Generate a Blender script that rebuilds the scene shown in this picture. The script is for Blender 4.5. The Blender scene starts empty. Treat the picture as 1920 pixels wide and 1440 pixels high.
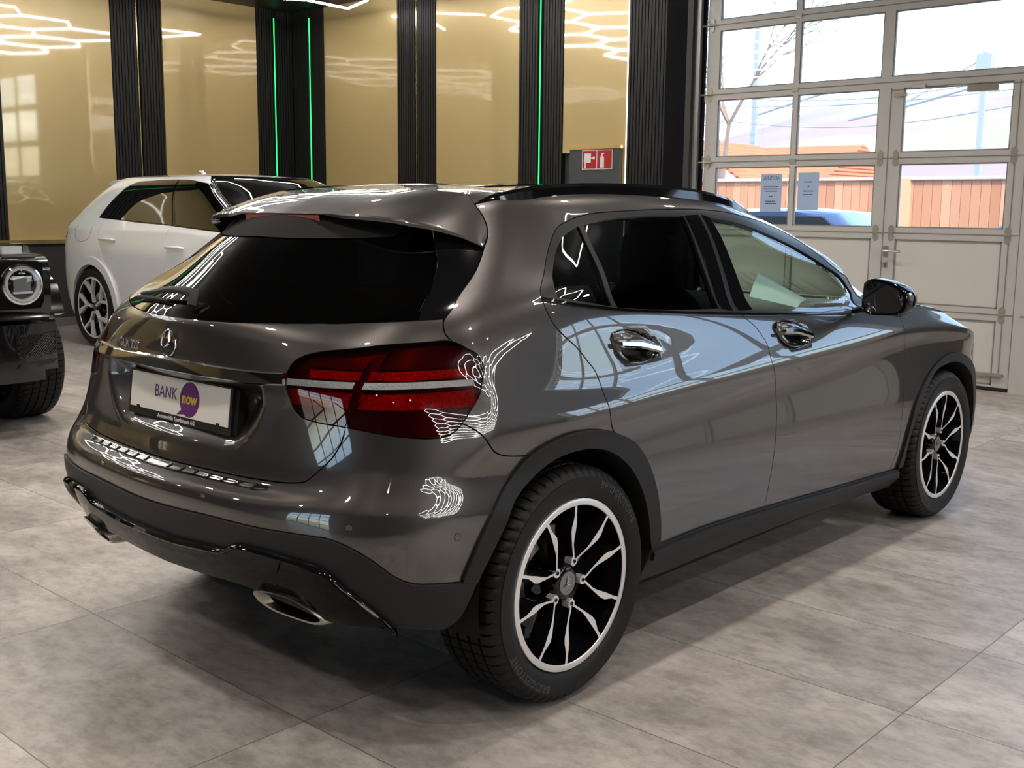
import bpy, bmesh, math, random
import numpy as np
from mathutils import Matrix, Vector
from mathutils.geometry import delaunay_2d_cdt
random.seed(7); RNG=np.random.RandomState(5)
SC=bpy.context.scene
# ---------------- camera ----------------
def set_camera():
    f,cx,cy,cz,yaw,pi,ro=CAMP
    c_,s_=math.cos(yaw),math.sin(yaw);cp,sp=math.cos(pi),math.sin(pi)
    fwd=Vector((c_*cp,s_*cp,-sp));right=Vector((s_,-c_,0));up=right.cross(fwd)
    c,s=math.cos(ro),math.sin(ro);r2=c*right+s*up;u2=-s*right+c*up
    cam=bpy.data.objects.new('camera',bpy.data.cameras.new('camera'));SC.collection.objects.link(cam)
    M=Matrix.Identity(4)
    for i in range(3): M[i][0]=r2[i];M[i][1]=u2[i];M[i][2]=-fwd[i];M[i][3]=(cx,cy,cz)[i]
    cam.matrix_world=M;cam.data.sensor_width=36;cam.data.lens=f/1920*36;cam.data.clip_end=2000;cam.data.clip_start=.05
    SC.camera=cam
CAMP=(2079.402,-2.372485,-2.803779,1.407165,.7380295,.1570719,.0098080)
SPOT_W=105.
LED_ES=28.0
set_camera()
# ---------------- light ----------------
SC.view_settings.view_transform='Standard';SC.view_settings.look='None';SC.view_settings.exposure=0.0;SC.view_settings.gamma=1.0
SC.view_settings.use_curve_mapping=False
W=bpy.data.worlds.new('world');SC.world=W;W.use_nodes=True;wt=W.node_tree;wt.nodes.clear()
sky=wt.nodes.new('ShaderNodeTexSky');sky.sky_type='NISHITA';sky.sun_disc=False;sky.sun_elevation=math.radians(38);sky.sun_rotation=math.radians(200);sky.air_density=1.0;sky.dust_density=1.6
bg=wt.nodes.new('ShaderNodeBackground');bg.inputs[1].default_value=SKY_STRENGTH=.80
wo=wt.nodes.new('ShaderNodeOutputWorld');wt.links.new(sky.outputs[0],bg.inputs[0]);wt.links.new(bg.outputs[0],wo.inputs[0])
def sun_light():
    l=bpy.data.lights.new('sun','SUN');l.energy=4.4;l.angle=.01;l.color=(1,.93,.82)
    o=bpy.data.objects.new('sun',l);SC.collection.objects.link(o)
    d=Vector((.62,.30,-1.0)).normalized();o.rotation_euler=d.to_track_quat('-Z','Y').to_euler()
sun_light()
def area(name,loc,rot,sx,sy,e,col=(1,1,1)):
    l=bpy.data.lights.new(name,'AREA');l.shape='RECTANGLE';l.size=sx;l.size_y=sy;l.energy=e;l.color=col
    o=bpy.data.objects.new(name,l);SC.collection.objects.link(o);o.location=loc;o.rotation_euler=rot;return o
import numpy as np
# ---- smooth body surface: net of (column, row) points, C2 spline in both directions ----
def spl_mat(t):
    n=len(t);h=np.diff(t);A=np.zeros((n,n));B=np.zeros((n,n));A[0,0]=A[-1,-1]=1
    for i in range(1,n-1):
        A[i,i-1]=h[i-1];A[i,i]=2*(h[i-1]+h[i]);A[i,i+1]=h[i]
        B[i,i-1]=6/h[i-1];B[i,i]=-6/h[i-1]-6/h[i];B[i,i+1]=6/h[i]
    return np.linalg.solve(A,B)
def spl_w(t,M,x):
    x=np.clip(np.asarray(x,float),t[0],t[-1]);i=np.clip(np.searchsorted(t,x,side='right')-1,0,len(t)-2)
    h=t[i+1]-t[i];a=(t[i+1]-x)/h;b=1-a;n=len(t);W=np.zeros((len(x),n));r=np.arange(len(x))
    W[r,i]+=a;W[r,i+1]+=b
    W+=((a**3-a)*h*h/6)[:,None]*M[i]+((b**3-b)*h*h/6)[:,None]*M[i+1]
    return W
def sp1(t,y,x):
    t=np.array(t,float);return spl_w(t,spl_mat(t),np.atleast_1d(x))@np.array(y,float)
NC=20
# plan template: y fraction per column (rear corner and front corner)
TY=[0,.277,.54,.74,.872,.948,.985,1,1,.998,.998,.998,1,1,.985,.935,.84,.675,.39,0]
DXR=[0,.010,.038,.088,.165,.275]
XM=[-.27,0,.36,.82,1.3,1.78,2.25,2.7,3.0]
DXF=[.36,.20,.095,.025,0]
#          zr   zm   zf    xr    ym    xf    corner(scale of DXR)
LOW=[(.235,.20,.20,-.60,.800,3.40,1.0),
     (.30,.27,.26,-.70,.862,3.56,1.0),
     (.38,.36,.35,-.755,.886,3.585,1.0),
     (.50,.50,.48,-.80,.897,3.57,1.0),
     (.585,.64,.58,-.810,.895,3.56,1.02),
     (.655,.76,.66,-.795,.884,3.545,1.1),
     (.70,.82,.72,-.752,.889,3.52,1.15),
     (.80,.865,.76,-.738,.8975,3.49,1.25),
     (.88,.897,.745,-.734,.8895,3.385,1.25),
     (.965,.965,.77,-.731,.864,3.25,1.3),
     (1.06,1.03,.83,-.718,.837,3.10,1.4)]
def zcrease(x): return .0375*(x-1.0)
rows=[]
for k,(zr,zm,zf,xr,ym,xf,cs) in enumerate(LOW):
    r=[]
    for c in range(NC):
        if c<6: x=xr+DXR[c]*cs
        elif c<15: x={(8,14):2.95,(9,14):2.79,(9,13):2.57,(10,14):2.61,(10,13):2.44,(10,12):2.18}.get((k,c),XM[c-6])
        else: x=xf-DXF[c-15]*(1+.35*max(0,k-7)/3)
        wz=np.interp(c,[0,2,5,7,12,13,15,17,19],[0,.05,.6,1,1,.78,.3,.08,0])
        z=(zr if c<10 else zf)*(1-wz)+wz*zm
        if 5<=k<=9:
            g=[.5,.9,1,1,.7][k-5]; z+=g*wz*zcrease(min(max(x,-.1),2.6))
        if k==10: z+=wz*np.interp(x,[-.3,0,1,2.2,3],[.045,.04,0,-.02,-.05])
        y=ym*TY[c]
        if k in (6,7,8) and c<7: x-={6:.026,7:.016,8:.005}[k]*[0,0,.25,.75,1,.9,.4][c]
        if k==10 and c<7: x=[-.716,-.692,-.635,-.562,-.478,-.385,-.25][c];y=[0,.235,.45,.60,.70,.768,.815][c]
        z+={(10,12):.02,(10,13):.04,(10,14):.03,(9,13):.02,(9,14):.01}.get((k,c),0)
        r.append((x,-y,z))
    rows.append(r)
# upper rows: x,y,z arrays
UPF=[.983,.979,.974,.969,.972,.975]
def up(xs,ys,zs):
    f=UPF[len(rows)-11];ys=[y*(1-(1-f)*min(1,c/5)) for c,y in enumerate(ys)]
    rows.append([(x,-y,z) for x,y,z in zip(xs,ys,zs)])
#   c:   0     1     2     3     4     5     6    7    8    9    10   11   12   13   14   15   16   17   18  19
up([-.695,-.665,-.585,-.515,-.44,-.34,-.19,0,.34,.78,1.22,1.62,1.98,2.17,2.28,2.35,2.41,2.44,2.455,2.46],
   [0,.235,.44,.575,.675,.745,.795,.825,.832,.828,.824,0.817,.80,.745,.66,.56,.44,.30,.15,0],
   [1.105,1.107,1.113,1.12,1.13,1.14,1.15,1.148,1.118,1.09,1.068,1.045,1.038,1.042,1.042,1.04,1.04,1.04,1.04,1.04])
up([-.588,-.555,-.462,-.39,-.315,-.225,-.09,.07,.36,.77,1.17,1.55,1.88,2.03,2.11,2.18,2.22,2.24,2.25,2.25],
   [0,.22,.42,.545,.64,.708,.752,.783,.797,.792,.786,0.778,.765,.70,.61,.51,.40,.27,.135,0],
   [1.19,1.19,1.193,1.198,1.205,1.212,1.215,1.212,1.195,1.17,1.152,1.14,1.14,1.14,1.142,1.144,1.145,1.145,1.145,1.145])
up([-.475,-.442,-.348,-.272,-.205,-.12,.0,.14,.39,.76,1.12,1.45,1.72,1.85,1.93,1.98,2.01,2.025,2.035,2.035],
   [0,.20,.38,.495,.58,.643,.687,.72,.738,.735,.728,.713,.675,.61,.53,.44,.35,.24,.12,0],
   [1.283,1.284,1.288,1.292,1.297,1.302,1.304,1.302,1.297,1.29,1.283,1.278,1.275,1.275,1.276,1.28,1.282,1.282,1.282,1.282])
up([-.37,-.335,-.25,-.182,-.125,-.055,.05,.18,.41,.74,1.06,1.33,1.54,1.66,1.735,1.775,1.795,1.805,1.81,1.81],
   [0,.18,.345,.45,.53,.59,.633,.665,.686,.685,.675,.652,.60,.535,.46,.38,.30,.20,.10,0],
   [1.362,1.363,1.367,1.371,1.376,1.382,1.386,1.389,1.392,1.391,1.387,1.377,1.362,1.366,1.37,1.374,1.376,1.378,1.378,1.378])
up([-.32,-.29,-.215,-.155,-.10,-.035,.06,.19,.42,.73,1.02,1.25,1.44,1.54,1.60,1.63,1.645,1.65,1.655,1.655],
   [0,.17,.325,.425,.50,.555,.595,.625,.645,.644,.633,.61,.56,.495,.425,.35,.27,.18,.09,0],
   [1.398,1.40,1.405,1.41,1.416,1.422,1.430,1.435,1.438,1.437,1.430,1.418,1.40,1.404,1.409,1.413,1.416,1.418,1.42,1.42])
up([-.29,-.262,-.195,-.14,-.085,-.02,.07,.20,.42,.72,.99,1.20,1.36,1.43,1.47,1.49,1.50,1.505,1.51,1.51],
   [0,.155,.295,.385,.455,.505,.543,.57,.59,.59,.58,.56,.505,.445,.38,.31,.235,.155,.08,0],
   [1.423,1.426,1.431,1.436,1.442,1.448,1.455,1.461,1.467,1.466,1.460,1.449,1.432,1.436,1.441,1.445,1.448,1.45,1.452,1.452])
class Surf:
    """closed smooth surface: right half given, mirrored across y=0; u runs round the body, v from sill to roof"""
    def __init__(self,rows,urow,vcol):
        net=np.array(rows).transpose(1,0,2);self.net=net;self.nr=net.shape[1]
        d=np.linalg.norm(np.diff(net[:,urow],axis=0),axis=1);self.U=U=np.concatenate([[0],np.cumsum(d)])
        dv=np.linalg.norm(np.diff(net[vcol],axis=0),axis=1);self.V=np.concatenate([[0],np.cumsum(np.maximum(dv,.03))])
        self.UU=np.concatenate([-U[:0:-1],U,2*U[-1]-U[-2::-1]])
        mir=net*np.array([1,-1,1.]);self.full=np.concatenate([mir[:0:-1],net,mir[-2::-1]])
        self.MU=spl_mat(self.UU);self.MV=spl_mat(self.V);self.disp=None
    def S0(self,u,v):
        A=spl_w(self.UU,self.MU,u);B=spl_w(self.V,self.MV,v)
        return np.einsum('nj,njk->nk',B,(A@self.full.reshape(len(self.UU),-1)).reshape(len(A),self.nr,3))
    def N0(self,u,v,e=2e-3,F=None):
        F=F or self.S0;u=np.asarray(u,float);v=np.clip(np.asarray(v,float),e,self.V[-1]-e)
        n=np.cross(F(u+e,v)-F(u-e,v),F(u,v+e)-F(u,v-e));return n/np.maximum(np.linalg.norm(n,axis=1),1e-9)[:,None]
    def S(self,u,v):
        P=self.S0(u,v)
        if self.disp: P=P+self.N0(u,v)*self.disp(P)[:,None]
        return P
    def N(self,u,v): return self.N0(u,v,F=self.S) if self.disp else self.N0(u,v)
CAR=Surf(rows,4,9)
FE={'rdoor_rear': [(1.4166, 0.9482), (1.4298, 0.9196), (1.4493, 0.8884), (1.4821, 0.8651), (1.5181, 0.8472), (1.554, 0.8228), (1.5868, 0.7957), (1.6037, 0.7311), (1.6169, 0.671), (1.6512, 0.611)],
 'door_split': [(2.4751, 0.9167), (2.477, 0.8835), (2.5142, 0.8354), (2.5537, 0.7717), (2.5549, 0.7028), (2.6024, 0.6204), (2.6162, 0.5476), (2.6041, 0.4571), (2.59, 0.3628), (2.5757, 0.2863), (2.5627, 0.1871)],
 'fender_split': [(3.6339, 0.7563), (3.6512, 0.7125), (3.6605, 0.6677), (3.7014, 0.6092), (3.6992, 0.5038), (3.6821, 0.3739), (3.6767, 0.2316), (3.6398, 0.1324)],
 'dlo': [(1.408, 0.9549), (1.3839, 1.0057), (1.3855, 1.1028), (1.4356, 1.196), (1.4808, 1.2373), (1.5618, 1.2624), (1.6997, 1.2843), (1.993, 1.2979), (2.3285, 1.3075), (2.5766, 1.3118), (2.9046, 1.3095), (3.2488, 1.2927), (3.6025, 1.2704), (3.7969, 1.2187), (3.719, 1.1506), (3.6998, 1.078), (4.0031, 1.009), (3.9364, 0.9562), (3.3902, 0.8549)],
 'belt': [(3.3679, 0.821), (3.0966, 0.8707), (2.8677, 0.8873), (2.4678, 0.9058), (2.0203, 0.923), (1.7395, 0.9279), (1.5658, 0.9362), (1.4083, 0.9532)],
 'gq': [(1.4875, 0.9636), (1.4561, 1.0055), (1.4314, 1.0482), (1.4427, 1.1248), (1.5011, 1.196), (1.5573, 1.2227), (1.6283, 1.2422), (1.7454, 0.943)],
 'gr': [(1.662, 1.2459), (1.8748, 1.2681), (2.1825, 1.2809), (2.4445, 1.2831), (2.3937, 1.1115), (2.3672, 0.9397), (2.0322, 0.9383), (1.7707, 0.9404)],
 'gf': [(2.697, 1.277), (2.9229, 1.2621), (3.1574, 1.2322), (3.4445, 1.1659), (3.5829, 1.0828), (3.7026, 1.0426), (3.7959, 0.989), (3.3537, 0.8708), (2.9294, 0.9148), (2.587, 0.9305), (2.6353, 1.1119)],
 'pil': [(2.6064, 1.3076), (2.4575, 0.9117)],
 'lamp': [(0.4938, 0.8107), (0.496, 0.7888), (0.5023, 0.7581), (0.5123, 0.7326), (0.5308, 0.7209), (0.5832, 0.7148), (0.6662, 0.7122), (0.7468, 0.7071), (0.8161, 0.7016), (0.8748, 0.6986), (0.9072, 0.702), (0.938, 0.7185), (0.9761, 0.7596), (1.034, 0.8043), (1.0966, 0.8301), (1.0852, 0.8459), (1.0235, 0.8601), (0.956, 0.8741), (0.8776, 0.8736), (0.7771, 0.8703), (0.6761, 0.8618), (0.5885, 0.8545), (0.536, 0.8446), (0.5088, 0.8324)],
 'lampsplit': [(0.7901, 0.8717), (0.7338, 0.8428), (0.716, 0.8159), (0.6993, 0.7856), (0.6835, 0.7422), (0.6681, 0.7109)],
 'strip_top': [(0.539, 0.805), (0.7017, 0.8058), (0.7914, 0.8047), (0.8588, 0.8024), (0.9024, 0.7994)],
 'strip_bot': [(0.5416, 0.7865), (0.7028, 0.7871), (0.7908, 0.7878), (0.8565, 0.7854), (0.8993, 0.7843)],
 'band_hi': [(0.5439, 0.8171), (0.5959, 0.822), (0.7134, 0.824), (0.8161, 0.8237), (0.9132, 0.8197)],
 'tg_side': [(0.9266, 1.3264), (0.9513, 1.2879), (0.9726, 1.2451), (0.9792, 1.2026), (0.9677, 1.1666), (0.941, 1.0124), (0.9486, 0.9455), (0.9372, 0.9247), (0.9378, 0.9059), (0.9457, 0.8867), (0.9679, 0.872)],
 'tg_low': [(0.6681, 0.7109), (0.6591, 0.6941), (0.6399, 0.676), (0.6149, 0.663), (0.5994, 0.6545), (0.5819, 0.6457), (0.5364, 0.6416), (0.4565, 0.6405), (0.3435, 0.6387), (0.2316, 0.6378), (0.0708, 0.6374)],
 'glass_bot': [(-0.0294, 0.9322), (0.108, 0.9297), (0.284, 0.9286), (0.4776, 0.9293), (0.7082, 0.9309), (0.8543, 0.9272), (0.9336, 0.925)],
 'spo_low': [(0.9625, 1.1689), (0.8242, 1.2296), (0.6703, 1.2693), (0.5072, 1.2988), (0.32, 1.3213)],
 'blade': [(0.7515, 1.2456), (0.7965, 1.145), (0.818, 1.0497), (0.8426, 0.994), (0.8615, 0.9281)],
 'chrome_top': [(0.0689, 0.8118), (0.2727, 0.8078), (0.4175, 0.8076), (0.4945, 0.8102)],
 'chrome_bot': [(0.0723, 0.7732), (0.277, 0.7737), (0.3936, 0.7732), (0.4989, 0.7803)],
 'recess': [(0.4212, 0.7746), (0.4118, 0.7273), (0.3789, 0.7048), (0.329, 0.6822), (0.3021, 0.6691), (0.2744, 0.6603), (0.1824, 0.6541), (0.0453, 0.6543)],
 'prot_out': [(0.0746, 0.6112), (0.257, 0.6136), (0.3503, 0.6141), (0.4679, 0.6179), (0.5028, 0.6339)],
 'bcrease': [(0.3741, 0.5896), (0.5392, 0.5829), (0.6774, 0.5577), (0.792, 0.5335), (0.8609, 0.5154), (0.9644, 0.4927), (1.0504, 0.4725), (1.1061, 0.465)],
 'paint_low': [(-0.1008, 0.4669), (0.0808, 0.4693), (0.3052, 0.4803), (0.4764, 0.4772), (0.6088, 0.4703), (0.6996, 0.4573), (0.7549, 0.4263), (0.8039, 0.3825), (0.8559, 0.3225), (0.8917, 0.3005), (0.9608, 0.289), (1.0351, 0.2812)],
 'band_low': [(0.1433, 0.3326), (0.2423, 0.3419), (0.3138, 0.3484), (0.3428, 0.352), (0.3956, 0.3878), (0.4619, 0.3932), (0.5466, 0.3872), (0.6472, 0.3664), (0.6918, 0.3395), (0.7277, 0.2911), (0.763, 0.255), (0.8051, 0.1971), (0.8216, 0.167)],
 'skirt_low': [(-0.0389, 0.2013), (0.1834, 0.2083), (0.3314, 0.2141), (0.4105, 0.2109), (0.5514, 0.1834), (0.6434, 0.1593), (0.8216, 0.167)],
 'band_end': [(0.9417, 0.1485), (1.0017, 0.174), (1.0617, 0.2366), (1.0829, 0.2692)],
 'arch_out': [(1.0351, 0.2812), (1.0717, 0.3457), (1.1063, 0.4099), (1.1726, 0.5103), (1.2359, 0.5687), (1.3031, 0.6138), (1.3776, 0.6388), (1.4564, 0.6494), (1.5454, 0.6382), (1.6523, 0.605), (1.761, 0.5443), (1.822, 0.4618), (1.8662, 0.3621), (1.8927, 0.2619), (1.9032, 0.1942)],
 'arch_in': [(1.0829, 0.2692), (1.1227, 0.3269), (1.1699, 0.4026), (1.2208, 0.4809), (1.3123, 0.5407), (1.4036, 0.5736), (1.5269, 0.5742), (1.626, 0.5446), (1.7111, 0.485), (1.7747, 0.4052), (1.8144, 0.3233), (1.8446, 0.2217), (1.855, 0.1948)],
 'farch_out': [(3.7064, 0.1369), (3.7316, 0.2232), (3.7692, 0.3259), (3.8225, 0.4285), (3.9272, 0.5077), (4.0664, 0.5653), (4.2037, 0.5905), (4.3395, 0.5902), (4.5034, 0.5675), (4.6129, 0.5307)],
 'farch_in': [(3.7555, 0.1371), (3.766, 0.2418), (3.8096, 0.3328), (3.8939, 0.4448), (4.0195, 0.5283), (4.145, 0.5537), (4.2744, 0.5608), (4.4018, 0.5406), (4.5043, 0.4921), (4.542, 0.4171)],
 'sill_top': [(1.8567, 0.1926), (2.1665, 0.1994), (2.5896, 0.1857), (3.0979, 0.1595), (3.7097, 0.1325)],
 'sill_low': [(1.8166, 0.0958), (1.9909, 0.0856), (2.2182, 0.0877), (2.6887, 0.083), (3.3849, 0.0535), (3.7809, 0.0112), (3.7886, 0.0788)],
 'sensors': [(0.2727, 0.5506), (0.7483, 0.4952), (1.0286, 0.4206)],
 'handles': [(1.8227, 0.8409), (2.7433, 0.7916)],
 'fuel': [(1.3674, 0.9024)],
 'tow': [(0.4679, 0.3757), (0.4563, 0.317), (0.4583, 0.2957), (0.4821, 0.2922), (0.517, 0.2972), (0.5303, 0.3141), (0.5441, 0.3798), (0.5079, 0.3798)],
 'flap': [(1.2379, 0.9075), (1.2375, 0.9261), (1.3767, 0.9236), (1.3849, 0.9018), (1.3695, 0.8625), (1.3406, 0.8511), (1.2201, 0.8556), (1.1931, 0.869)],
 'plate': [(-0.1627, 0.746), (0.3235, 0.7423), (-0.2069, 0.6893), (0.2957, 0.6912)],
 'mirror': [(3.729, 0.7766), (3.3749, 0.8072)]}
# ---------------- materials ----------------
MT={}
def mat(n,base=(.5,.5,.5),metal=0.,rough=.5,coat=0.,coatr=.03,emit=None,es=0.,trans=0.,ior=1.45,alpha=1.,spec=None):
    if n in MT: return MT[n]
    m=bpy.data.materials.new(n);m.use_nodes=True;b=m.node_tree.nodes['Principled BSDF']
    b.inputs['Base Color'].default_value=(*base,1);b.inputs['Metallic'].default_value=metal;b.inputs['Roughness'].default_value=rough
    b.inputs['Coat Weight'].default_value=coat;b.inputs['Coat Roughness'].default_value=coatr
    b.inputs['IOR'].default_value=ior;b.inputs['Transmission Weight'].default_value=trans;b.inputs['Alpha'].default_value=alpha
    if coat: b.inputs['Coat IOR'].default_value=1.85
    if spec is not None: b.inputs['Specular IOR Level'].default_value=spec
    if emit: b.inputs['Emission Color'].default_value=(*emit,1);b.inputs['Emission Strength'].default_value=es
    MT[n]=m;return m
def nd(m,t,**k):
    n=m.node_tree.nodes.new(t)
    for a,v in k.items(): setattr(n,a,v)
    return n
def lk(m,a,b): m.node_tree.links.new(a,b)
def flake(m,scale=2500,amt=.03):
    b=m.node_tree.nodes['Principled BSDF'];t=nd(m,'ShaderNodeTexCoord');n=nd(m,'ShaderNodeTexNoise');n.inputs['Scale'].default_value=scale
    bu=nd(m,'ShaderNodeBump');bu.inputs['Strength'].default_value=amt;bu.inputs['Distance'].default_value=.0004
    lk(m,t.outputs['Object'],n.inputs['Vector']);lk(m,n.outputs['Fac'],bu.inputs['Height']);lk(m,bu.outputs[0],b.inputs['Normal']);return m
def bumpy(m,scale,strength,dist=.001,detail=4):
    b=m.node_tree.nodes['Principled BSDF'];t=nd(m,'ShaderNodeTexCoord');n=nd(m,'ShaderNodeTexNoise');n.inputs['Scale'].default_value=scale;n.inputs['Detail'].default_value=detail
    bu=nd(m,'ShaderNodeBump');bu.inputs['Strength'].default_value=strength;bu.inputs['Distance'].default_value=dist
    lk(m,t.outputs['Object'],n.inputs['Vector']);lk(m,n.outputs['Fac'],bu.inputs['Height']);lk(m,bu.outputs[0],b.inputs['Normal']);return m
def veiled(m,tr,v):
    # milky daylight glare over the view, put into the pane as translucent white
    t=nd(m,'ShaderNodeBsdfTranslucent');t.inputs[0].default_value=(.9,.9,.9,1);x=nd(m,'ShaderNodeMixShader');x.inputs[0].default_value=v;lk(m,tr.outputs[0],x.inputs[1]);lk(m,t.outputs[0],x.inputs[2]);return x.outputs[0]
def glassmat(n,tint,veil=0.):
    # thin pane: tinted see-through plus mirror reflection, one sheet
    if n in MT: return MT[n]
    m=bpy.data.materials.new(n);m.use_nodes=True;nt=m.node_tree;nt.nodes.clear()
    o=nd(m,'ShaderNodeOutputMaterial');tr=nd(m,'ShaderNodeBsdfTransparent');tr.inputs[0].default_value=(*tint,1)
    gl=nd(m,'ShaderNodeBsdfGlossy');gl.inputs['Roughness'].default_value=0.0;gl.inputs['Color'].default_value=(1,1,1,1)
    fr=nd(m,'ShaderNodeFresnel');ge=nd(m,'ShaderNodeNewGeometry');im=nd(m,'ShaderNodeMath',operation='MULTIPLY_ADD');im.inputs[1].default_value=1/1.5-1.5;im.inputs[2].default_value=1.5;lk(m,ge.outputs['Backfacing'],im.inputs[0]);lk(m,im.outputs[0],fr.inputs[0])
    ml=nd(m,'ShaderNodeMath',operation='MULTIPLY');ml.inputs[1].default_value=1.6;ml.use_clamp=True
    mx=nd(m,'ShaderNodeMixShader');lk(m,fr.outputs[0],ml.inputs[0]);lk(m,ml.outputs[0],mx.inputs[0]);lk(m,(veiled(m,tr,veil) if veil else tr.outputs[0]),mx.inputs[1]);lk(m,gl.outputs[0],mx.inputs[2]);lk(m,mx.outputs[0],o.inputs[0])
    MT[n]=m;return m
PAINT=flake(mat('grey_metallic_paint',(.072,.066,.065),.80,.36,1.,.015),1800,.02)
WHITEP=mat('white_paint',(.78,.80,.82),0.,.35,1.,.02)
BLACKP=mat('black_paint',(.004,.004,.005),0.,.14,.6,.03)
PLAST=bumpy(mat('dark_plastic',(.015,.015,.016),0.,.5,spec=.35),900,.12,.0006)
GLOSSB=mat('gloss_black',(.005,.005,.006),0.,.05)
SATIN=mat('satin_black_trim',(.009,.009,.009),0.,.35,spec=.35)
CHROME=mat('chrome',(.86,.86,.86),1.,.06)
STEEL=mat('brushed_steel',(.62,.59,.55),1.,.28)
RUBBER=mat('rubber_seal',(.012,.012,.012),0.,.6)
DARK=mat('dark_void',(.004,.004,.004),0.,.9)
GTINT=glassmat('privacy_glass',(.035,.04,.045));GCLEAR=glassmat('green_glass',(.70,.80,.73));GWIN=glassmat('pane_glass',(.93,.96,.97),.06);GLAMP=glassmat('clear_lens',(.9,.9,.9))
MACH=mat('machined_aluminium',(.88,.88,.89),.55,.34)
# ---------------- mesh helpers ----------------
def link(o,parent=None):
    SC.collection.objects.link(o)
    if parent is not None: o.parent=parent
    return o
def meshobj(name,V_,F_,m,parent=None,normals=None,smooth=True,mats=None,fm=None):
    me=bpy.data.meshes.new(name);me.from_pydata([tuple(map(float,v)) for v in V_],[],[tuple(int(i) for i in f) for f in F_]);
    me.materials.append(m)
    if mats:
        for x in mats: me.materials.append(x)
        me.polygons.foreach_set('material_index',np.array(fm,dtype=np.int32))
    me.polygons.foreach_set('use_smooth',[smooth]*len(me.polygons));me.update()
    if normals is not None: me.normals_split_custom_set_from_vertices([tuple(map(float,n)) for n in normals])
    return link(bpy.data.objects.new(name,me),parent)
def bmobj(name,bm,m,parent=None,smooth=None,angle=40,bevel=0,bseg=2):
    if bevel: bmesh.ops.bevel(bm,geom=[e for e in bm.edges if e.is_manifold and e.calc_face_angle(0)>.5],offset=bevel,segments=bseg,affect='EDGES',profile=.5,clamp_overlap=True)
    bmesh.ops.recalc_face_normals(bm,faces=bm.faces)
    me=bpy.data.meshes.new(name);bm.to_mesh(me);bm.free()
    if isinstance(m,(list,tuple)):
        for x in m: me.materials.append(x)
    else: me.materials.append(m)
    if smooth is not False:
        me.polygons.foreach_set('use_smooth',[True]*len(me.polygons));me.set_sharp_from_angle(angle=math.radians(angle))
    return link(bpy.data.objects.new(name,me),parent)
def bx(bm,x0,x1,y0,y1,z0,z1,mi=0,M=None):
    vs=[bm.verts.new((x,y,z)) for x in (x0,x1) for y in (y0,y1) for z in (z0,z1)]
    if M is not None:
        for v in vs: v.co=M@v.co
    for f in ((0,1,3,2),(4,6,7,5),(0,4,5,1),(2,3,7,6),(0,2,6,4),(1,5,7,3)):
        bm.faces.new([vs[i] for i in f]).material_index=mi
    return vs
def box(name,x0,x1,y0,y1,z0,z1,m,parent=None,bevel=0,M=None,bseg=2):
    bm=bmesh.new();bx(bm,x0,x1,y0,y1,z0,z1,M=M);return bmobj(name,bm,m,parent,bevel=bevel,bseg=bseg)
def prism(bm,poly,fn,d0,d1,mi=0):
    """poly: 2D outline, fn(a,b,d)->3D; closed prism between depths d0,d1"""
    A=[bm.verts.new(fn(a,b,d0)) for a,b in poly];B=[bm.verts.new(fn(a,b,d1)) for a,b in poly];n=len(poly)
    bm.faces.new(A).material_index=mi;bm.faces.new(B[::-1]).material_index=mi
    for i in range(n): bm.faces.new((A[i],B[i],B[(i+1)%n],A[(i+1)%n])).material_index=mi
def tube(bm,pts,r,n=8,mi=0,closed=False,cap=True,sy=1.):
    pts=[Vector(p) for p in pts];rings=[];up=None;N=len(pts)
    for i,p in enumerate(pts):
        a=pts[i-1] if (i>0 or closed) else p;b=pts[(i+1)%N] if (i<N-1 or closed) else p
        t=(b-a).normalized()
        if up is None: up=Vector((0,0,1)) if abs(t.z)<.9 else Vector((1,0,0))
        s=t.cross(up).normalized();up=s.cross(t).normalized();rr=r[i] if hasattr(r,'__len__') else r
        rings.append([bm.verts.new(p+rr*(math.cos(k*2*math.pi/n)*s+sy*math.sin(k*2*math.pi/n)*up)) for k in range(n)])
    m=N if closed else N-1
    for i in range(m):
        A=rings[i];B=rings[(i+1)%N]
        for k in range(n): bm.faces.new((A[k],A[(k+1)%n],B[(k+1)%n],B[k])).material_index=mi
    if cap and not closed: bm.faces.new(rings[0][::-1]).material_index=mi;bm.faces.new(rings[-1]).material_index=mi
def lathe(bm,prof,n=64,ax='y',mi=0,close=False):
    """prof: list (r, d): radius and distance along the axis"""
    R=[]
    for r,d in prof:
        R.append([bm.verts.new((r*math.cos(a),d,r*math.sin(a)) if ax=='y' else (r*math.cos(a),r*math.sin(a),d)) for a in [k*2*math.pi/n for k in range(n)]])
    for i in range(len(R)-1 if not close else len(R)):
        A=R[i];B=R[(i+1)%len(R)]
        for k in range(n): bm.faces.new((A[k],A[(k+1)%n],B[(k+1)%n],B[k])).material_index=mi
    return R
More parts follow.
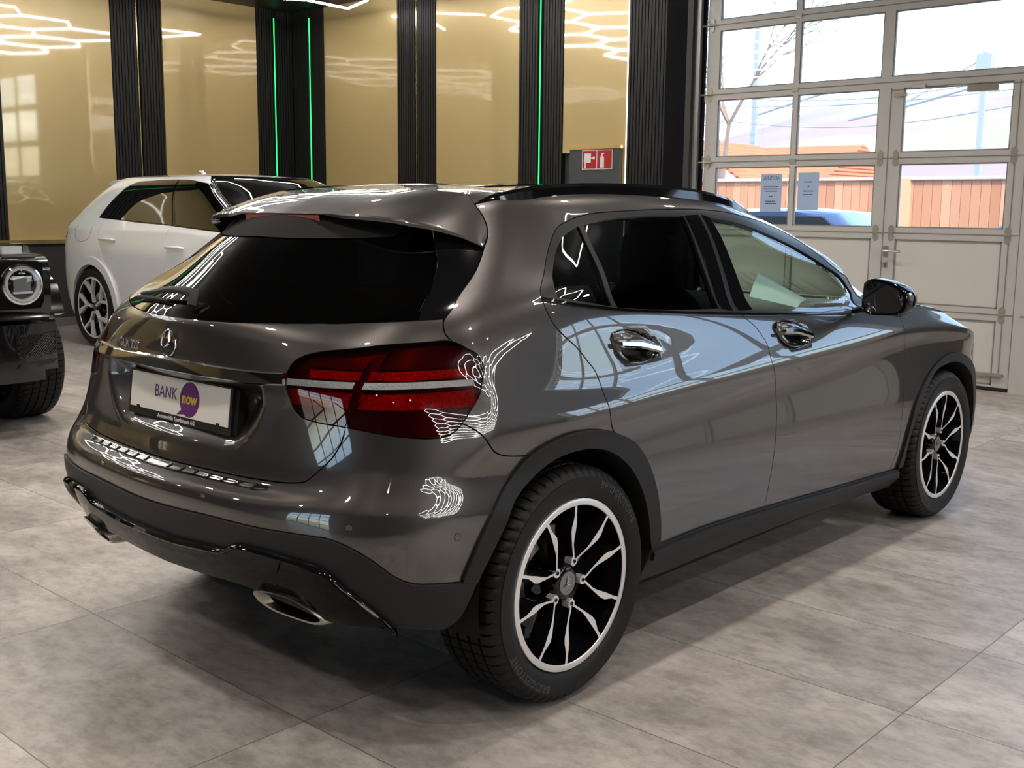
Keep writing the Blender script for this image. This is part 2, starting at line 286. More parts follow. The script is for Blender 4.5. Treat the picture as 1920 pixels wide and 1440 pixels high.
def cr(P,step=.012,closed=False):
    """centripetal Catmull-Rom through points, resampled"""
    P=np.array(P,float)
    if len(P)<3: 
        n=max(2,int(np.linalg.norm(P[-1]-P[0])/step)+1);return [tuple(P[0]+(P[-1]-P[0])*t) for t in np.linspace(0,1,n)]
    if closed: Q=np.vstack([P[-1],P,P[0],P[1]])
    else: Q=np.vstack([2*P[0]-P[1],P,2*P[-1]-P[-2]])
    out=[]
    for i in range(1,len(Q)-2):
        p0,p1,p2,p3=Q[i-1:i+3];d=lambda a,b:max(np.linalg.norm(b-a)**.5,1e-6)
        t0=0;t1=t0+d(p0,p1);t2=t1+d(p1,p2);t3=t2+d(p2,p3);n=max(1,int(round(np.linalg.norm(p2-p1)/step)))
        for k in range(n):
            t=t1+(t2-t1)*k/n
            A1=(t1-t)/(t1-t0)*p0+(t-t0)/(t1-t0)*p1;A2=(t2-t)/(t2-t1)*p1+(t-t1)/(t2-t1)*p2;A3=(t3-t)/(t3-t2)*p2+(t-t2)/(t3-t2)*p3
            B1=(t2-t)/(t2-t0)*A1+(t-t0)/(t2-t0)*A2;B2=(t3-t)/(t3-t1)*A2+(t-t1)/(t3-t1)*A3
            out.append(tuple((t2-t)/(t2-t1)*B1+(t-t1)/(t2-t1)*B2))
    if not closed: out.append(tuple(P[-1]))
    return out
def clean(L,eps=.003):
    o=[]
    for p_ in L:
        if not o or math.hypot(p_[0]-o[-1][0],p_[1]-o[-1][1])>eps: o.append(tuple(p_))
    while len(o)>2 and math.hypot(o[0][0]-o[-1][0],o[0][1]-o[-1][1])<eps: o.pop()
    return o
def area2(L):
    a=np.array(L);b=np.roll(a,-1,0);return .5*np.sum(a[:,0]*b[:,1]-b[:,0]*a[:,1])
def inside(Q,loops):
    c=np.zeros(len(Q),bool)
    for L in loops:
        a=np.array(L);b=np.roll(a,-1,0)
        for (x0,y0),(x1,y1) in zip(a,b):
            if y0==y1: continue
            m=((y0>Q[:,1])!=(y1>Q[:,1]))&(Q[:,0]<(x1-x0)*(Q[:,1]-y0)/(y1-y0)+x0);c^=m
    return c
def fill2d(outer,holes=(),sp=.02):
    loops=[clean(outer)]+[clean(h) for h in holes]
    loops=[l if (area2(l)>0)==(i==0) else l[::-1] for i,l in enumerate(loops)]
    O=np.array(loops[0]);lo=O.min(0);hi=O.max(0)
    gx,gy=np.meshgrid(np.arange(lo[0]+sp/2,hi[0],sp),np.arange(lo[1]+sp/2,hi[1],sp),indexing='ij')
    Q=np.stack([gx.ravel(),gy.ravel()],1);Q=Q[inside(Q,loops)] if len(Q) else Q
    B=np.concatenate([np.array(l) for l in loops])
    if len(Q):
        keep=np.ones(len(Q),bool)
        for i in range(0,len(Q),4000):
            d=((Q[i:i+4000,None,:]-B[None])**2).sum(2).min(1);keep[i:i+4000]=d>(.55*sp)**2
        Q=Q[keep]
    E=[];k=0
    for l in loops:
        n=len(l);E+=[(k+i,k+(i+1)%n) for i in range(n)];k+=n
    P=np.vstack([B,Q]) if len(Q) else B
    vo,eo,fo,ov,_,_=delaunay_2d_cdt([Vector(p_) for p_ in P],E,[],0,1e-7)
    V2=np.array([tuple(v) for v in vo]);T=np.array([f for f in fo if len(f)==3])
    c=V2[T].mean(1);T=T[inside(c,loops)]
    src=[-1]*len(V2)
    inv={}
    for i,o in enumerate(ov):
        for j in o: inv[j]=i
    lo_=[]
    k=0
    for l in loops:
        lo_.append([inv[k+i] for i in range(len(l)) if (k+i) in inv]);k+=len(l)
    # dedupe
    res=[]
    for l in lo_:
        r=[]
        for i in l:
            if not r or r[-1]!=i: r.append(i)
        if len(r)>1 and r[0]==r[-1]: r.pop()
        res.append(r)
    return V2,T,res
def panel(net,name,outer,holes=(),m=None,parent=None,off=0.,gap=.0022,skirt=.016,sp=.02,flip=False):
    V2,T,L=fill2d(outer,holes,sp)
    P=net.S(V2[:,0],V2[:,1]);N=net.N(V2[:,0],V2[:,1]);P=P+N*off
    a=P[T[:,1]]-P[T[:,0]];b=P[T[:,2]]-P[T[:,0]];g=np.cross(a,b);s=np.sign((g*N[T[:,0]]).sum(1));s[s==0]=1
    T=np.where(s[:,None]>0,T,T[:,::-1])
    Pn=P.copy();VV=[];F=[tuple(t) for t in T];NN=[]
    extraV=[];extraN=[];base=len(P)
    orient=1 if np.median(s)>0 else -1
    for l in L:
        idx=np.array(l);t=np.roll(P[idx],-1,0)-np.roll(P[idx],1,0);t/=np.maximum(np.linalg.norm(t,axis=1),1e-9)[:,None]
        inw=np.cross(N[idx],t)*orient;inw/=np.maximum(np.linalg.norm(inw,axis=1),1e-9)[:,None]
        Pn[idx]=P[idx]+inw*gap
        if skirt:
            n=len(idx);st=base+len(extraV)
            r=.002
            rings=[(Pn[idx],N[idx]*.75-inw*.66),(Pn[idx]-inw*r*.4-N[idx]*r,-inw),(Pn[idx]-inw*r*.4-N[idx]*skirt,-inw)]
            for pos,nor in rings: extraV+=list(pos);extraN+=list(nor)
            for q_ in range(2):
                for i in range(n):
                    A=st+q_*n+i;B=st+q_*n+(i+1)%n;F.append((A,A+n,B+n,B) if orient>0 else (A,B,B+n,A+n))
    VV=np.vstack([Pn]+([np.array(extraV)] if extraV else []));NN=np.vstack([N]+([np.array(extraN)] if extraN else []))
    return meshobj(name,VV,F,m,parent,normals=NN)
def mir(L): return [(-a,b) for a,b in L]
def ribbon(net,name,A,B,m,parent,h=.006,n=None,crown=0.):
    """raised strip on the surface between two (u,v) curves"""
    k=n or max(len(A),len(B))
    def rs(L):
        L=np.array(L);d=np.concatenate([[0],np.cumsum(np.linalg.norm(np.diff(L,axis=0),axis=1))]);t=np.linspace(0,d[-1],k)
        return np.stack([np.interp(t,d,L[:,0]),np.interp(t,d,L[:,1])],1)
    a=rs(A);b=rs(B);rows_=[]
    for w,hh in ((-.02,-.002),(0,h*.6),(.12,h),(.5,h+crown),(.88,h),(1,h*.6),(1.02,-.002)):
        q_=a*(1-w)+b*w;rows_.append(net.S(q_[:,0],q_[:,1])+net.N(q_[:,0],q_[:,1])*hh)
    V_=np.concatenate(rows_);F=[]
    for r in range(len(rows_)-1):
        for i in range(k-1): F.append((r*k+i,r*k+i+1,(r+1)*k+i+1,(r+1)*k+i))
    for e in (0,k-1): F.append(tuple(r*k+e for r in range(len(rows_))))
    bm=bmesh.new();vs=[bm.verts.new(v) for v in V_]
    for f in F:
        try: bm.faces.new([vs[i] for i in f])
        except Exception: pass
    return bmobj(name,bm,m,parent,angle=35)
def empty(name,loc=(0,0,0),rz=0.,**tags):
    o=bpy.data.objects.new(name,None);link(o);o.location=loc;o.rotation_euler=(0,0,rz)
    tag(o,**tags);return o
def tag(o,label=None,category=None,group=None,kind=None):
    for k,v in (('label',label),('category',category),('group',group),('kind',kind)):
        if v: o[k]=v
    return o
def textmesh(s,size,m,name,parent=None,ext=.001,M=None,align='CENTER',shear=0,spacing=1.,xs=1.,bold=0.):
    c=bpy.data.curves.new(name,'FONT');c.body=s;c.size=size;c.extrude=ext;c.align_x=align;c.align_y='CENTER';c.shear=shear;c.space_character=spacing;c.offset=bold
    o=bpy.data.objects.new(name,c);SC.collection.objects.link(o);dg=bpy.context.evaluated_depsgraph_get();me=bpy.data.meshes.new_from_object(o.evaluated_get(dg))
    bpy.data.objects.remove(o);me.materials.clear();me.materials.append(m)
    for v in me.vertices: v.co.x*=xs
    if M is not None: me.transform(M)
    me.name=name;return link(bpy.data.objects.new(name,me),parent)
def frame(o,x,y):
    """4x4 matrix: local x->x, y->y, z->x cross y, origin o"""
    x=Vector(x).normalized();z=x.cross(Vector(y)).normalized();y=z.cross(x);M=Matrix.Identity(4)
    for i in range(3): M[i][0]=x[i];M[i][1]=y[i];M[i][2]=z[i];M[i][3]=o[i]
    return M
def copytree(o,parent=None,first=True):
    c=o.copy();SC.collection.objects.link(c);c.parent=parent
    for ch in list(o.children): copytree(ch,c)
    return c
# ---------------- the grey car ----------------
def Fc(n,step=.012): return cr(FE[n],step)
def near(L,p_): return min(range(len(L)),key=lambda i:(L[i][0]-p_[0])**2+(L[i][1]-p_[1])**2)
def sub(L,a=None,b=None):
    i=0 if a is None else near(L,a);j=len(L)-1 if b is None else near(L,b)
    return L[i:j+1] if i<=j else L[j:i+1][::-1]
def ln(a,b,step=.02): return cr([a,b],step)
def poly_sdf(q,poly):
    """signed distance (positive inside) of points q to a polygon"""
    P=np.array(poly);d=np.full(len(q),9.)
    for a,b in zip(P,np.roll(P,-1,0)):
        ab=b-a;t=np.clip(((q-a)@ab)/(ab@ab+1e-12),0,1);d=np.minimum(d,np.linalg.norm(q-a-t[:,None]*ab,axis=1))
    return np.where(inside(q,[P]),d,-d)
REC=[(-.1,.955),(.36,.955),(.398,.948),(.404,.893),(.378,.846),(.338,.795),(.30,.765),(.25,.748),(-.1,.742)]
def car_disp(P):
    d=np.zeros(len(P));y=np.abs(P[:,1])
    m=(P[:,0]<-.5)&(P[:,2]>.70)&(P[:,2]<1.0)&(y<.46)
    if m.any():
        s=poly_sdf(np.stack([y[m],P[m,2]],1),REC);t=np.clip((s+.012)/.075,0,1);t=t*t*(3-2*t)
        dep=.052*np.clip((P[m,2]-.735)/.10,.0,1.)**.7
        d[m]-=t*dep
    m=(P[:,0]<-.15)&(P[:,2]>.40)&(P[:,2]<.75)   # bumper edge line
    zc=np.interp(P[:,0],[-.8,-.6,-.37,-.2],[.662,.652,.624,.60]);f=np.clip((P[:,0]+.15)/-.15,0,1)
    a=np.sqrt((P[:,2]-zc)**2+.004**2);d+=np.where(m,f*.010*np.clip(1-a/np.where(P[:,2]>zc,.10,.15),0,1),0)
    m=(P[:,0]<-.40)&(P[:,2]>.98)&(P[:,2]<1.12);a=np.sqrt((P[:,2]-1.060)**2+.003**2);d+=np.where(m,np.clip((-.40-P[:,0])/.2,0,1)*.0045*np.clip(1-a/np.where(P[:,2]>1.06,.040,.07),0,1),0)
    for hx,hz in ((.325,1.006),(1.275,.972)):  # dish behind each door handle
        r=((P[:,0]-hx-.01)/.125)**2+((P[:,2]-hz+.012)/.05)**2
        m=(P[:,1]**2>.5)&(r<1)
        d-=np.where(m,.020*np.maximum(1-r,0)**1.2,0)
    return d
CAR.disp=car_disp
CU,CV=CAR.U,CAR.V;VT=CV[-1];UE=CU[-1]
def xyz(uv): return CAR.S([uv[0]],[uv[1]])[0]
def nrm(uv): return CAR.N([uv[0]],[uv[1]])[0]
def findv(u,z): 
    v=np.linspace(.3,VT,160);Z=CAR.S0(np.full(160,u),v)[:,2];return float(np.interp(z,np.maximum.accumulate(Z),v))
def full(half): return half+mir(half[::-1])
def fullr(half): return mir(half[::-1])+half
def endmir(half): return half+[(2*UE-a,b) for a,b in half[::-1]]
def make_wheel(name,parent,R=.345,w=.235,style='vee',rimr=.251,lip=.019):
    """wheel with its axle along y, outer face toward -y at y=0 (hub plane centre of the object)"""
    wh=bpy.data.objects.new(name,None);link(wh,parent)
    bm=bmesh.new();uvl=[]
    h=w/2;sw=[(rimr+.001,-h+.012),(rimr+.010,-h+.002),(rimr+.03,-h-.004),(.62*R+.38*rimr+.006,-h-.006),(R-.030,-h-.003),(R-.0155,-h+.006),(R-.006,-h+.018),(R-.0015,-h+.032)]
    tr=[]
    for g in (-.062,-.021,.021,.062): 
        g=g*w/.235;tr+=[(R-.0005,g-.0052),(R-.008,g-.0042),(R-.008,g+.0042),(R-.0005,g+.0052)]
    prof=sw+tr+[(r,-d) for r,d in sw[::-1]]
    per=64;n=per*4;Rg=lathe(bm,prof,n)
    # uneven angular spacing so that every fourth vertex row cuts a narrow sipe across the blocks
    for i,ring in enumerate(Rg):
        for k,v in enumerate(ring):
            j=k//4;fr=(0,.11,.22,.60)[k%4];r=math.hypot(v.co.x,v.co.z);tread=r>R-.017
            a=2*math.pi*(j+fr+(v.co.y*2.6 if tread else (-.30 if v.co.y<0 else .30)))/per
            if tread and k%4==1 and r>R-.007: r-=.0065
            if tread and k%4==1 and r<=R-.007 and abs(v.co.y)>w*.4: r-=.004
            v.co=Vector((r*math.cos(a),v.co.y,r*math.sin(a)))
    ty=bmobj('tyre',bm,TYREM,wh,angle=50)
    bm=bmesh.new()   # rim: lip and barrel
    yo=-h+.004
    lathe(bm,[(rimr+.001,yo+.014),(rimr,yo),(rimr-.002,yo-.0015),(rimr-lip+.002,yo-.0015),(rimr-lip,yo+.001)],96,mi=1)
    lathe(bm,[(rimr-lip,yo+.001),(rimr-lip-.003,yo+.02),(rimr-.04,yo+.07),(rimr-.05,h-.02),(rimr-.02,h-.006)],96,mi=0)
    lathe(bm,[(rimr-.055,yo+.115),(.03,yo+.125)],48,mi=0)   # inner closing dish
    cap=.034
    lathe(bm,[(.060,yo+.075),(.052,yo+.032),(.046,yo+.026),(cap,yo+.024),(cap,yo+.040)],48,mi=0)
    rim=bmobj('rim',bm,[GLOSSB,MACH],wh,angle=40)
    def W3(r,a,d): return (r*math.cos(a),d,r*math.sin(a))
    # spokes: each V a machined face on a black body
    if style=='vee':
        for k in range(5):
            a0=math.radians(68-72*k);bm=bmesh.new()
            for s in (-1,1):
                arm=[(.060,2,-6),(.078,9,3.5),(.095,15,10.5),(.115,19.5,16),(.135,22.5,17.3),(.155,24.6,17.6),(.172,24.6,17.9),(.188,22.8,18.4),(.205,21.4,18.9),(rimr-lip+.003,21.4,18.9)]
                def dd(r): return yo+.020-.019*min(1,max(0,(r-.06)/.12))
                pts=[(r,a0+s*math.radians(o)) for r,o,i in arm];pti=[(r,a0+s*math.radians(i)) for r,o,i in arm]
                N_=len(arm)
                A=[bm.verts.new(W3(r,a,dd(r))) for r,a in pts];B=[bm.verts.new(W3(r,a,dd(r))) for r,a in pti]
                A2=[bm.verts.new(W3(r,a+s*.03,dd(r)+.020)) for r,a in pts];B2=[bm.verts.new(W3(r,a-s*.03,dd(r)+.020)) for r,a in pti]
                A3=[bm.verts.new(W3(r,a+s*.05,dd(r)+.055)) for r,a in pts];B3=[bm.verts.new(W3(r,a-s*.05,dd(r)+.055)) for r,a in pti]
                for i in range(N_-1):
                    for q_,(x,y) in enumerate(((A,B),(B,B2),(A2,A),(B2,B3),(A3,A2),(B3,A3))):
                        f=bm.faces.new((x[i],x[i+1],y[i+1],y[i]));f.material_index=1 if q_==0 else 0
            # apex pad with bolt hole
            bmesh.ops.recalc_face_normals(bm,faces=bm.faces)
            c=[(.052,0),(.055,-9),(.066,-12),(.080,-8.5),(.0745,0),(.080,8.5),(.066,12),(.055,9)]
            prism(bm,[(r,a0+math.radians(a)) for r,a in c],lambda r,a,d:W3(r,a,d),yo+.0185,yo+.045,mi=1)
            sp=bmobj('spoke',bm,[GLOSSB,MACH],rim,angle=30)
            bm=bmesh.new();M=Matrix.Translation(W3(.066,a0,yo+.0175));Rg=lathe(bm,[(.0001,.0),(.0048,.0),(.006,-.0012)],12)
            for v in bm.verts: v.co=M@v.co
            bmobj('wheel_bolt',bm,DARK,rim)
    else:
        for k in range(5):
            a0=math.radians(90+8-72*k)
            bm=bmesh.new()
            for (r0,o0,w0,r1,o1,w1) in ((.05,0,.016,.150,0,.014),(.150,0,.014,rimr-lip+.004,-13,.022),(.135,0,.012,rimr-lip+.004,22,.034)):
                q_=[]
                for r,o,wd,s in ((r0,o0,w0,-1),(r0,o0,w0,1),(r1,o1,w1,1),(r1,o1,w1,-1)): q_.append((r,a0+math.radians(o)+s*wd/r/1.3))
                prism(bm,q_,lambda r,a,d:W3(r,a,yo+.010-.010*min(1,r/.2)+d),0,.03,mi=1)
            bmobj('spoke',bm,[GLOSSB,MACH],rim,angle=30)
    bm=bmesh.new();lathe(bm,[(.0001,yo+.0225),(cap-.010,yo+.0225),(cap-.0095,yo+.0215),(cap,yo+.0215),(cap+.0005,yo+.03)],40)
    capo=bmobj('hub_cap',bm,CAPM,rim,angle=40)
    bm=bmesh.new();tri_star(bm,cap-.011,yo+.0205);bmobj('cap_star',bm,CHROME,rim)
    bm=bmesh.new();lathe(bm,[(.10,yo+.10),(.155,yo+.10),(.155,yo+.12)],48);bmobj('brake_disc',bm,STEEL,wh)
    return wh
def tri_star(bm,r,d,plane=None):
    """three pointed star in the xz plane, ridge raised toward -y"""
    for k in range(3):
        a=math.radians(90+120*k);c=bm.verts.new((0,d-.003,0));tip=bm.verts.new((r*math.cos(a),d-.0005,r*math.sin(a)))
        L_=[bm.verts.new((.17*r*math.cos(a+s*math.radians(60)),d,.17*r*math.sin(a+s*math.radians(60)))) for s in (-1,1)]
        bm.faces.new((c,tip,L_[0]));bm.faces.new((c,L_[1],tip))
TYREM=mat('tyre_rubber',(.007,.007,.007),0.,.5,spec=.35)
def _tyre():
    m=TYREM;b=m.node_tree.nodes['Principled BSDF'];t=nd(m,'ShaderNodeTexCoord');s=nd(m,'ShaderNodeSeparateXYZ');lk(m,t.outputs['Object'],s.inputs[0])
    a=nd(m,'ShaderNodeMath',operation='ARCTAN2');lk(m,s.outputs[2],a.inputs[0]);lk(m,s.outputs[0],a.inputs[1])
    y2=nd(m,'ShaderNodeMath',operation='MULTIPLY_ADD');lk(m,s.outputs[1],y2.inputs[0]);y2.inputs[1].default_value=3.2;lk(m,a.outputs[0],y2.inputs[2])
    ml=nd(m,'ShaderNodeMath',operation='MULTIPLY');ml.inputs[1].default_value=72/2/math.pi*1.0;lk(m,y2.outputs[0],ml.inputs[0])
    fr=nd(m,'ShaderNodeMath',operation='FRACT');lk(m,ml.outputs[0],fr.inputs[0]);gt=nd(m,'ShaderNodeMath',operation='GREATER_THAN');gt.inputs[1].default_value=.13;lk(m,fr.outputs[0],gt.inputs[0])
    # radius mask: only on the tread
    x2=nd(m,'ShaderNodeVectorMath',operation='MULTIPLY');x2.inputs[1].default_value=(1,0,1);lk(m,t.outputs['Object'],x2.inputs[0]);le=nd(m,'ShaderNodeVectorMath',operation='LENGTH');lk(m,x2.outputs[0],le.inputs[0])
    lt=nd(m,'ShaderNodeMath',operation='LESS_THAN');lt.inputs[1].default_value=.334;lk(m,le.outputs['Value'],lt.inputs[0])
    mx=nd(m,'ShaderNodeMath',operation='MAXIMUM');lk(m,gt.outputs[0],mx.inputs[0]);lk(m,lt.outputs[0],mx.inputs[1])
    bu=nd(m,'ShaderNodeBump');bu.inputs['Strength'].default_value=1.;bu.inputs['Distance'].default_value=.006;lk(m,mx.outputs[0],bu.inputs['Height']);lk(m,bu.outputs[0],b.inputs['Normal'])
CAPM=mat('cap_grey',(.30,.30,.31),.9,.2)
REDG=glassmat('red_lens',(.55,.015,.02));
def lamp_red():
    m=mat('lamp_red_reflector',(.62,.012,.012),.55,.22);b=m.node_tree.nodes['Principled BSDF'];t=nd(m,'ShaderNodeTexCoord');v=nd(m,'ShaderNodeTexVoronoi');v.inputs['Scale'].default_value=130
    bu=nd(m,'ShaderNodeBump');bu.inputs['Strength'].default_value=.9;bu.inputs['Distance'].default_value=.004;lk(m,t.outputs['Object'],v.inputs['Vector']);lk(m,v.outputs['Distance'],bu.inputs['Height']);lk(m,bu.outputs[0],b.inputs['Normal']);return m
REDR=lamp_red();REDD=mat('lamp_dark_red',(.055,.002,.003),.2,.3)
SKIRTB=mat('skirt_black',(.003,.003,.004),0.,.05,spec=.22)
SILV=bumpy(mat('lamp_silver',(.24,.24,.25),.6,.35),160,.8,.003)
def build_car():
    car=empty('car',(0,0,0),label='large dark grey metallic crossover car with a BANK now plate, nearest in the showroom',category='car')
    C=CAR
    lamp=cr(FE['lamp']+[FE['lamp'][0]],.008)[:-1];lsp=Fc('lampsplit',.008);tgl=Fc('tg_low');tgs=Fc('tg_side');arch=Fc('arch_out');rd=Fc('rdoor_rear')
    pl=Fc('paint_low');ds=Fc('door_split');fs=Fc('fender_split');st=Fc('sill_top');dlo=Fc('dlo');belt=Fc('belt');sl=FE['sill_low']
    iT=near(lamp,lsp[0]);iB=near(lamp,lsp[-1]);iC=near(lamp,FE['tg_side'][-1]);n=len(lamp)
    iR=near(lamp,(FE['lamp'][16][0],FE['lamp'][11][1]-.01))
    jA=near(arch,CORN)   # where bumper, quarter and arch meet
    def rot(i,j):   # lamp indices i -> j going forward
        return [lamp[k%n] for k in range(i,(j if j>=i else j+n)+1)]
    iR=near(lamp,LJ)
    inner=rot(iT,iB);outer=rot(iB,iT)
    # lamp list runs bottom-left -> bottom -> right -> top
    # tailgate
    v_lowc=tgl[-1][1]
    half=[(0,v_lowc)]+tgl[::-1][1:]+rot(iT,iB)[::-1][0:]
    half=half+[lamp[k%n] for k in range(iT,iC-1,-1)]+tgs[::-1][:near(tgs[::-1],FE['glass_bot'][-1])]
    gb=Fc('glass_bot');gb=[(max(a,0),b) for a,b in gb if a>.0]
    half=half+gb[::-1]+[(0,gb[0][1])]
    tg=panel(C,'tailgate',full(clean(half)),[],PAINT,car,sp=.009)
    # glass of the tailgate and side blades
    bl=Fc('blade');spo=Fc('spo_low');vg=CV[14]+.0
    top=[(bl[0][0],bl[0][1]),(bl[0][0]-.05,vg+.02),(.3,vg+.03),(0,vg+.03)]
    gh=[(0,gb[0][1])]+gb[:near(gb,bl[-1])]+bl[::-1]+top[1:]
    rg=panel(C,'rear_window',full(clean(gh)),[],GTINT,tg,off=-.002,sp=.03)
    tgs_low=sub(tgs,FE['tg_side'][4],FE['glass_bot'][-1])
    bh=bl+gb[near(gb,bl[-1])+1:]+tgs_low[::-1]+spo[:near(spo,bl[0])+1]
    for s in (1,-1): panel(C,'window_blade',bh if s>0 else mir(bh),[],GLOSSB,tg,off=-.001,sp=.02,gap=.001)
    # rear window surround printed black band
    vh=.0
    hd=[(0,findv(0,1.318)),(.2,findv(.2,1.316)),(.42,findv(.42,1.318)),(.60,findv(.60,1.325)),(.66,vg+.02),(.3,vg+.03),(0,vg+.03)]
    panel(C,'window_header',full(clean(cr(hd[:4],.02)+hd[4:])),[],DARK,tg,off=.001,sp=.03,skirt=0,gap=0)
    # chrome bar
    ct=[(0,FE['chrome_top'][0][1])]+Fc('chrome_top')[4:];cb=[(0,FE['chrome_bot'][0][1])]+Fc('chrome_bot')[4:]
    disp=C.disp;C.disp=None
    ribbon(C,'chrome_bar',fullr(ct),fullr(cb),CHROME,tg,h=.016,n=60)
    # plate protector strip on the bumper ledge
    C.disp=disp
    po=Fc('prot_out');po=[(0,po[0][1])]+[q_ for q_ in po if q_[0]>.02][:-3]
    pi_=[(a,findv(a,.689)) for a,b in po]
    ribbon(C,'loading_edge_guard',fullr(pi_),fullr(po),GUARD,car,h=.005,n=80)
    # ribs on it
    for k in range(-7,8):
        if k==0: continue
        u=k*.062;a=(u,findv(u,.686));b=(u-.012,findv(u,.672));ribbon(C,'guard_rib',[(a[0]-.004,a[1]),(b[0]-.004,b[1])],[(a[0]+.004,a[1]),(b[0]+.004,b[1])],GUARD,car,h=.009,n=4)
    C.disp=disp
    # bumper
    half=[(0,pl[near(pl,(0,pl[0][1]))][1])]+[q_ for q_ in pl if q_[0]>.01]+arch[1:jA+1]+ln(arch[jA],lamp[iR],.02)[1:-1]+[lamp[k] for k in range(iR,iB-1,-1)]+tgl[1:-1]+[(0,v_lowc)]
    tgw=[(a,b-.0) for a,b in half]
    bumper=panel(C,'rear_bumper',full(clean(tgw)),[],PAINT,car,sp=.009,skirt=.03)
    for i,(u,v) in enumerate(FE['sensors']):
        for s in (1,-1):
            p_=xyz((s*u,v));nn=nrm((s*u,v));M=frame(p_,np.cross((0,0,1),nn),(0,0,1));bm=bmesh.new()
            lathe(bm,[(.0001,.0010),(.0085,.0010),(.0088,.0002)],24,ax='z',mi=0);lathe(bm,[(.0088,.0004),(.0105,.0004)],24,ax='z',mi=1);bm.transform(M);bmobj('parking_sensor',bm,[PAINT,RUBBER],bumper)
    # lower plastic band and gloss skirt
    bl_=Fc('band_low');be=Fc('band_end');sk=Fc('skirt_low')
    plh=[(0,pl[near(pl,(0,pl[0][1]))][1])]+[q_ for q_ in pl if q_[0]>.01]
    blh=[(0,bl_[near(bl_,(.1,bl_[0][1]))][1])]+[q_ for q_ in bl_ if q_[0]>.06]
    skh=[(0,sk[near(sk,(.0,sk[0][1]))][1])]+[q_ for q_ in sk if q_[0]>.02]
    band=plh+[FE['band_end'][-1]]+be[::-1]+blh[::-1]
    panel(C,'bumper_cladding',full(clean(band)),[],PLAST,car,off=.007,sp=.018,skirt=.03,gap=.001)
    skirt=blh+skh[::-1]
    EX=[(-.725,-.423,.405),(-.72,-.49,.417),(-.700,-.556,.408),(-.672,-.590,.380),(-.640,-.610,.345),(-.640,-.570,.328),(-.670,-.437,.338),(-.695,-.403,.366)]
    panel(C,'gloss_skirt',full(clean(skirt)),[],SKIRTB,car,off=.002,sp=.018,skirt=.06,gap=0)
    # shiny rail along the skirt top, and the lower valance
    e1=[q_ for q_ in blh];ribbon(C,'skirt_rail',fullr([(a,b+.002) for a,b in e1]),fullr([(a,b-.026) for a,b in e1]),GLOSSB,car,h=.020,n=90,crown=.006)
    for s in (1,-1):   # exhausts
        P=[Vector((x-.030,s*y,z)) for x,y,z in EX];cen=sum(P,Vector())/len(P);bm=bmesh.new()
        def ring(sc,dx): return [bm.verts.new(cen+(q_-cen)*sc+Vector((dx,0,dx*-.1))) for q_ in PP]
        PP=[Vector(q_) for q_ in [tuple(a) for a in [((P[i]*(1-t)+P[(i+1)%8]*t)) for i in range(8) for t in (0,.33,.66)]]]
        for it in range(1): PP=[(PP[i-1]+PP[i]*2+PP[(i+1)%len(PP)])/4 for i in range(len(PP))]
        R0=ring(1.10,.12);R1=ring(1.10,.004);R2=ring(1.07,-.003);R3=ring(.93,-.001);R4=ring(.80,.022);R5=ring(.76,.14);rings=[R0,R1,R2,R3,R4,R5]
        for a,b in zip(rings[:-1],rings[1:]):
            for i in range(len(a)): bm.faces.new((a[i],a[(i+1)%len(a)],b[(i+1)%len(a)],b[i])).material_index=0 if b is not R5 else 1
        bm.faces.new(R5).material_index=1
        bmobj('exhaust_tip',bm,[STEEL,DARK],car,angle=50)
    panel(C,'tow_eye_cover',clean(cr(FE['tow']+[FE['tow'][0]],.006)[:-1]),[],SKIRTB,car,off=.006,sp=.012,skirt=.01,gap=0)
    # lamps
    for s in (1,-1):
        for nm,loop in (('tail_lamp',outer),('tailgate_lamp',inner)):
            L_=clean(loop if s>0 else mir(loop))
            hs=panel(C,nm,L_,[],REDD,car,off=-.022,sp=.02,skirt=.0,gap=.001);
            panel(C,'lens',L_,[],REDG,hs,off=.001,sp=.016,skirt=.022,gap=.0015)
            us=[a for a,b in loop]
            def vz(u,z,sg=1): return findv(u,z)
            lo,hi=min(us)+.03,max(us)-.02
            for zt,zb,mm,off in ((.970,.954,SILV,.0015),(1.000,.978,REDR,-.012),(.946,.905,REDR,-.012),(1.032,1.004,REDD,-.012)):
                A=[];B=[]
                a0,a1=(lo,hi)
                if nm=='tailgate_lamp':
                    a0=FE['lampsplit'][-1][0]*0+ (.50 if zt<1.0 else .56); a1=lsp[near(lsp,(0.7,findv(.7,.96)))][0]-.012
                else: a0=lsp[near(lsp,(.7,findv(.7,.96)))][0]+.012; a1=.95 if zt==.972 else .99
                def ends(z_):
                    us_=[q_[0] for q_ in lsp];zs_=[xyz(q_)[2] for q_ in lsp];uc=float(np.interp(-z_,[-q_ for q_ in zs_],us_))
                    return (a0,uc-.012) if nm=='tailgate_lamp' else (uc+.012,a1)
                A=[(u,findv(u,zt)) for u in np.linspace(*ends(zt),24)];B=[(u,findv(u,zb)) for u in np.linspace(*ends(zb),24)]
                if s<0: A=mir(A);B=mir(B)
                d_=C.disp;C.disp=None
                q1=np.array(A);q2=np.array(B);w=np.linspace(0,1,5);rows_=[]
                for t in w: q_=q1*(1-t)+q2*t;rows_.append(C.S(q_[:,0],q_[:,1])+C.N(q_[:,0],q_[:,1])*off)
                C.disp=d_
                V_=np.concatenate(rows_);k=24;F_=[(r*k+i,r*k+i+1,(r+1)*k+i+1,(r+1)*k+i) for r in range(4) for i in range(k-1)]
                meshobj('light_bar' if mm is SILV else 'reflector',V_,F_,mm,hs)
    # quarter panel / body side frame
    uw=CU[12]+.18
    dl=dlo
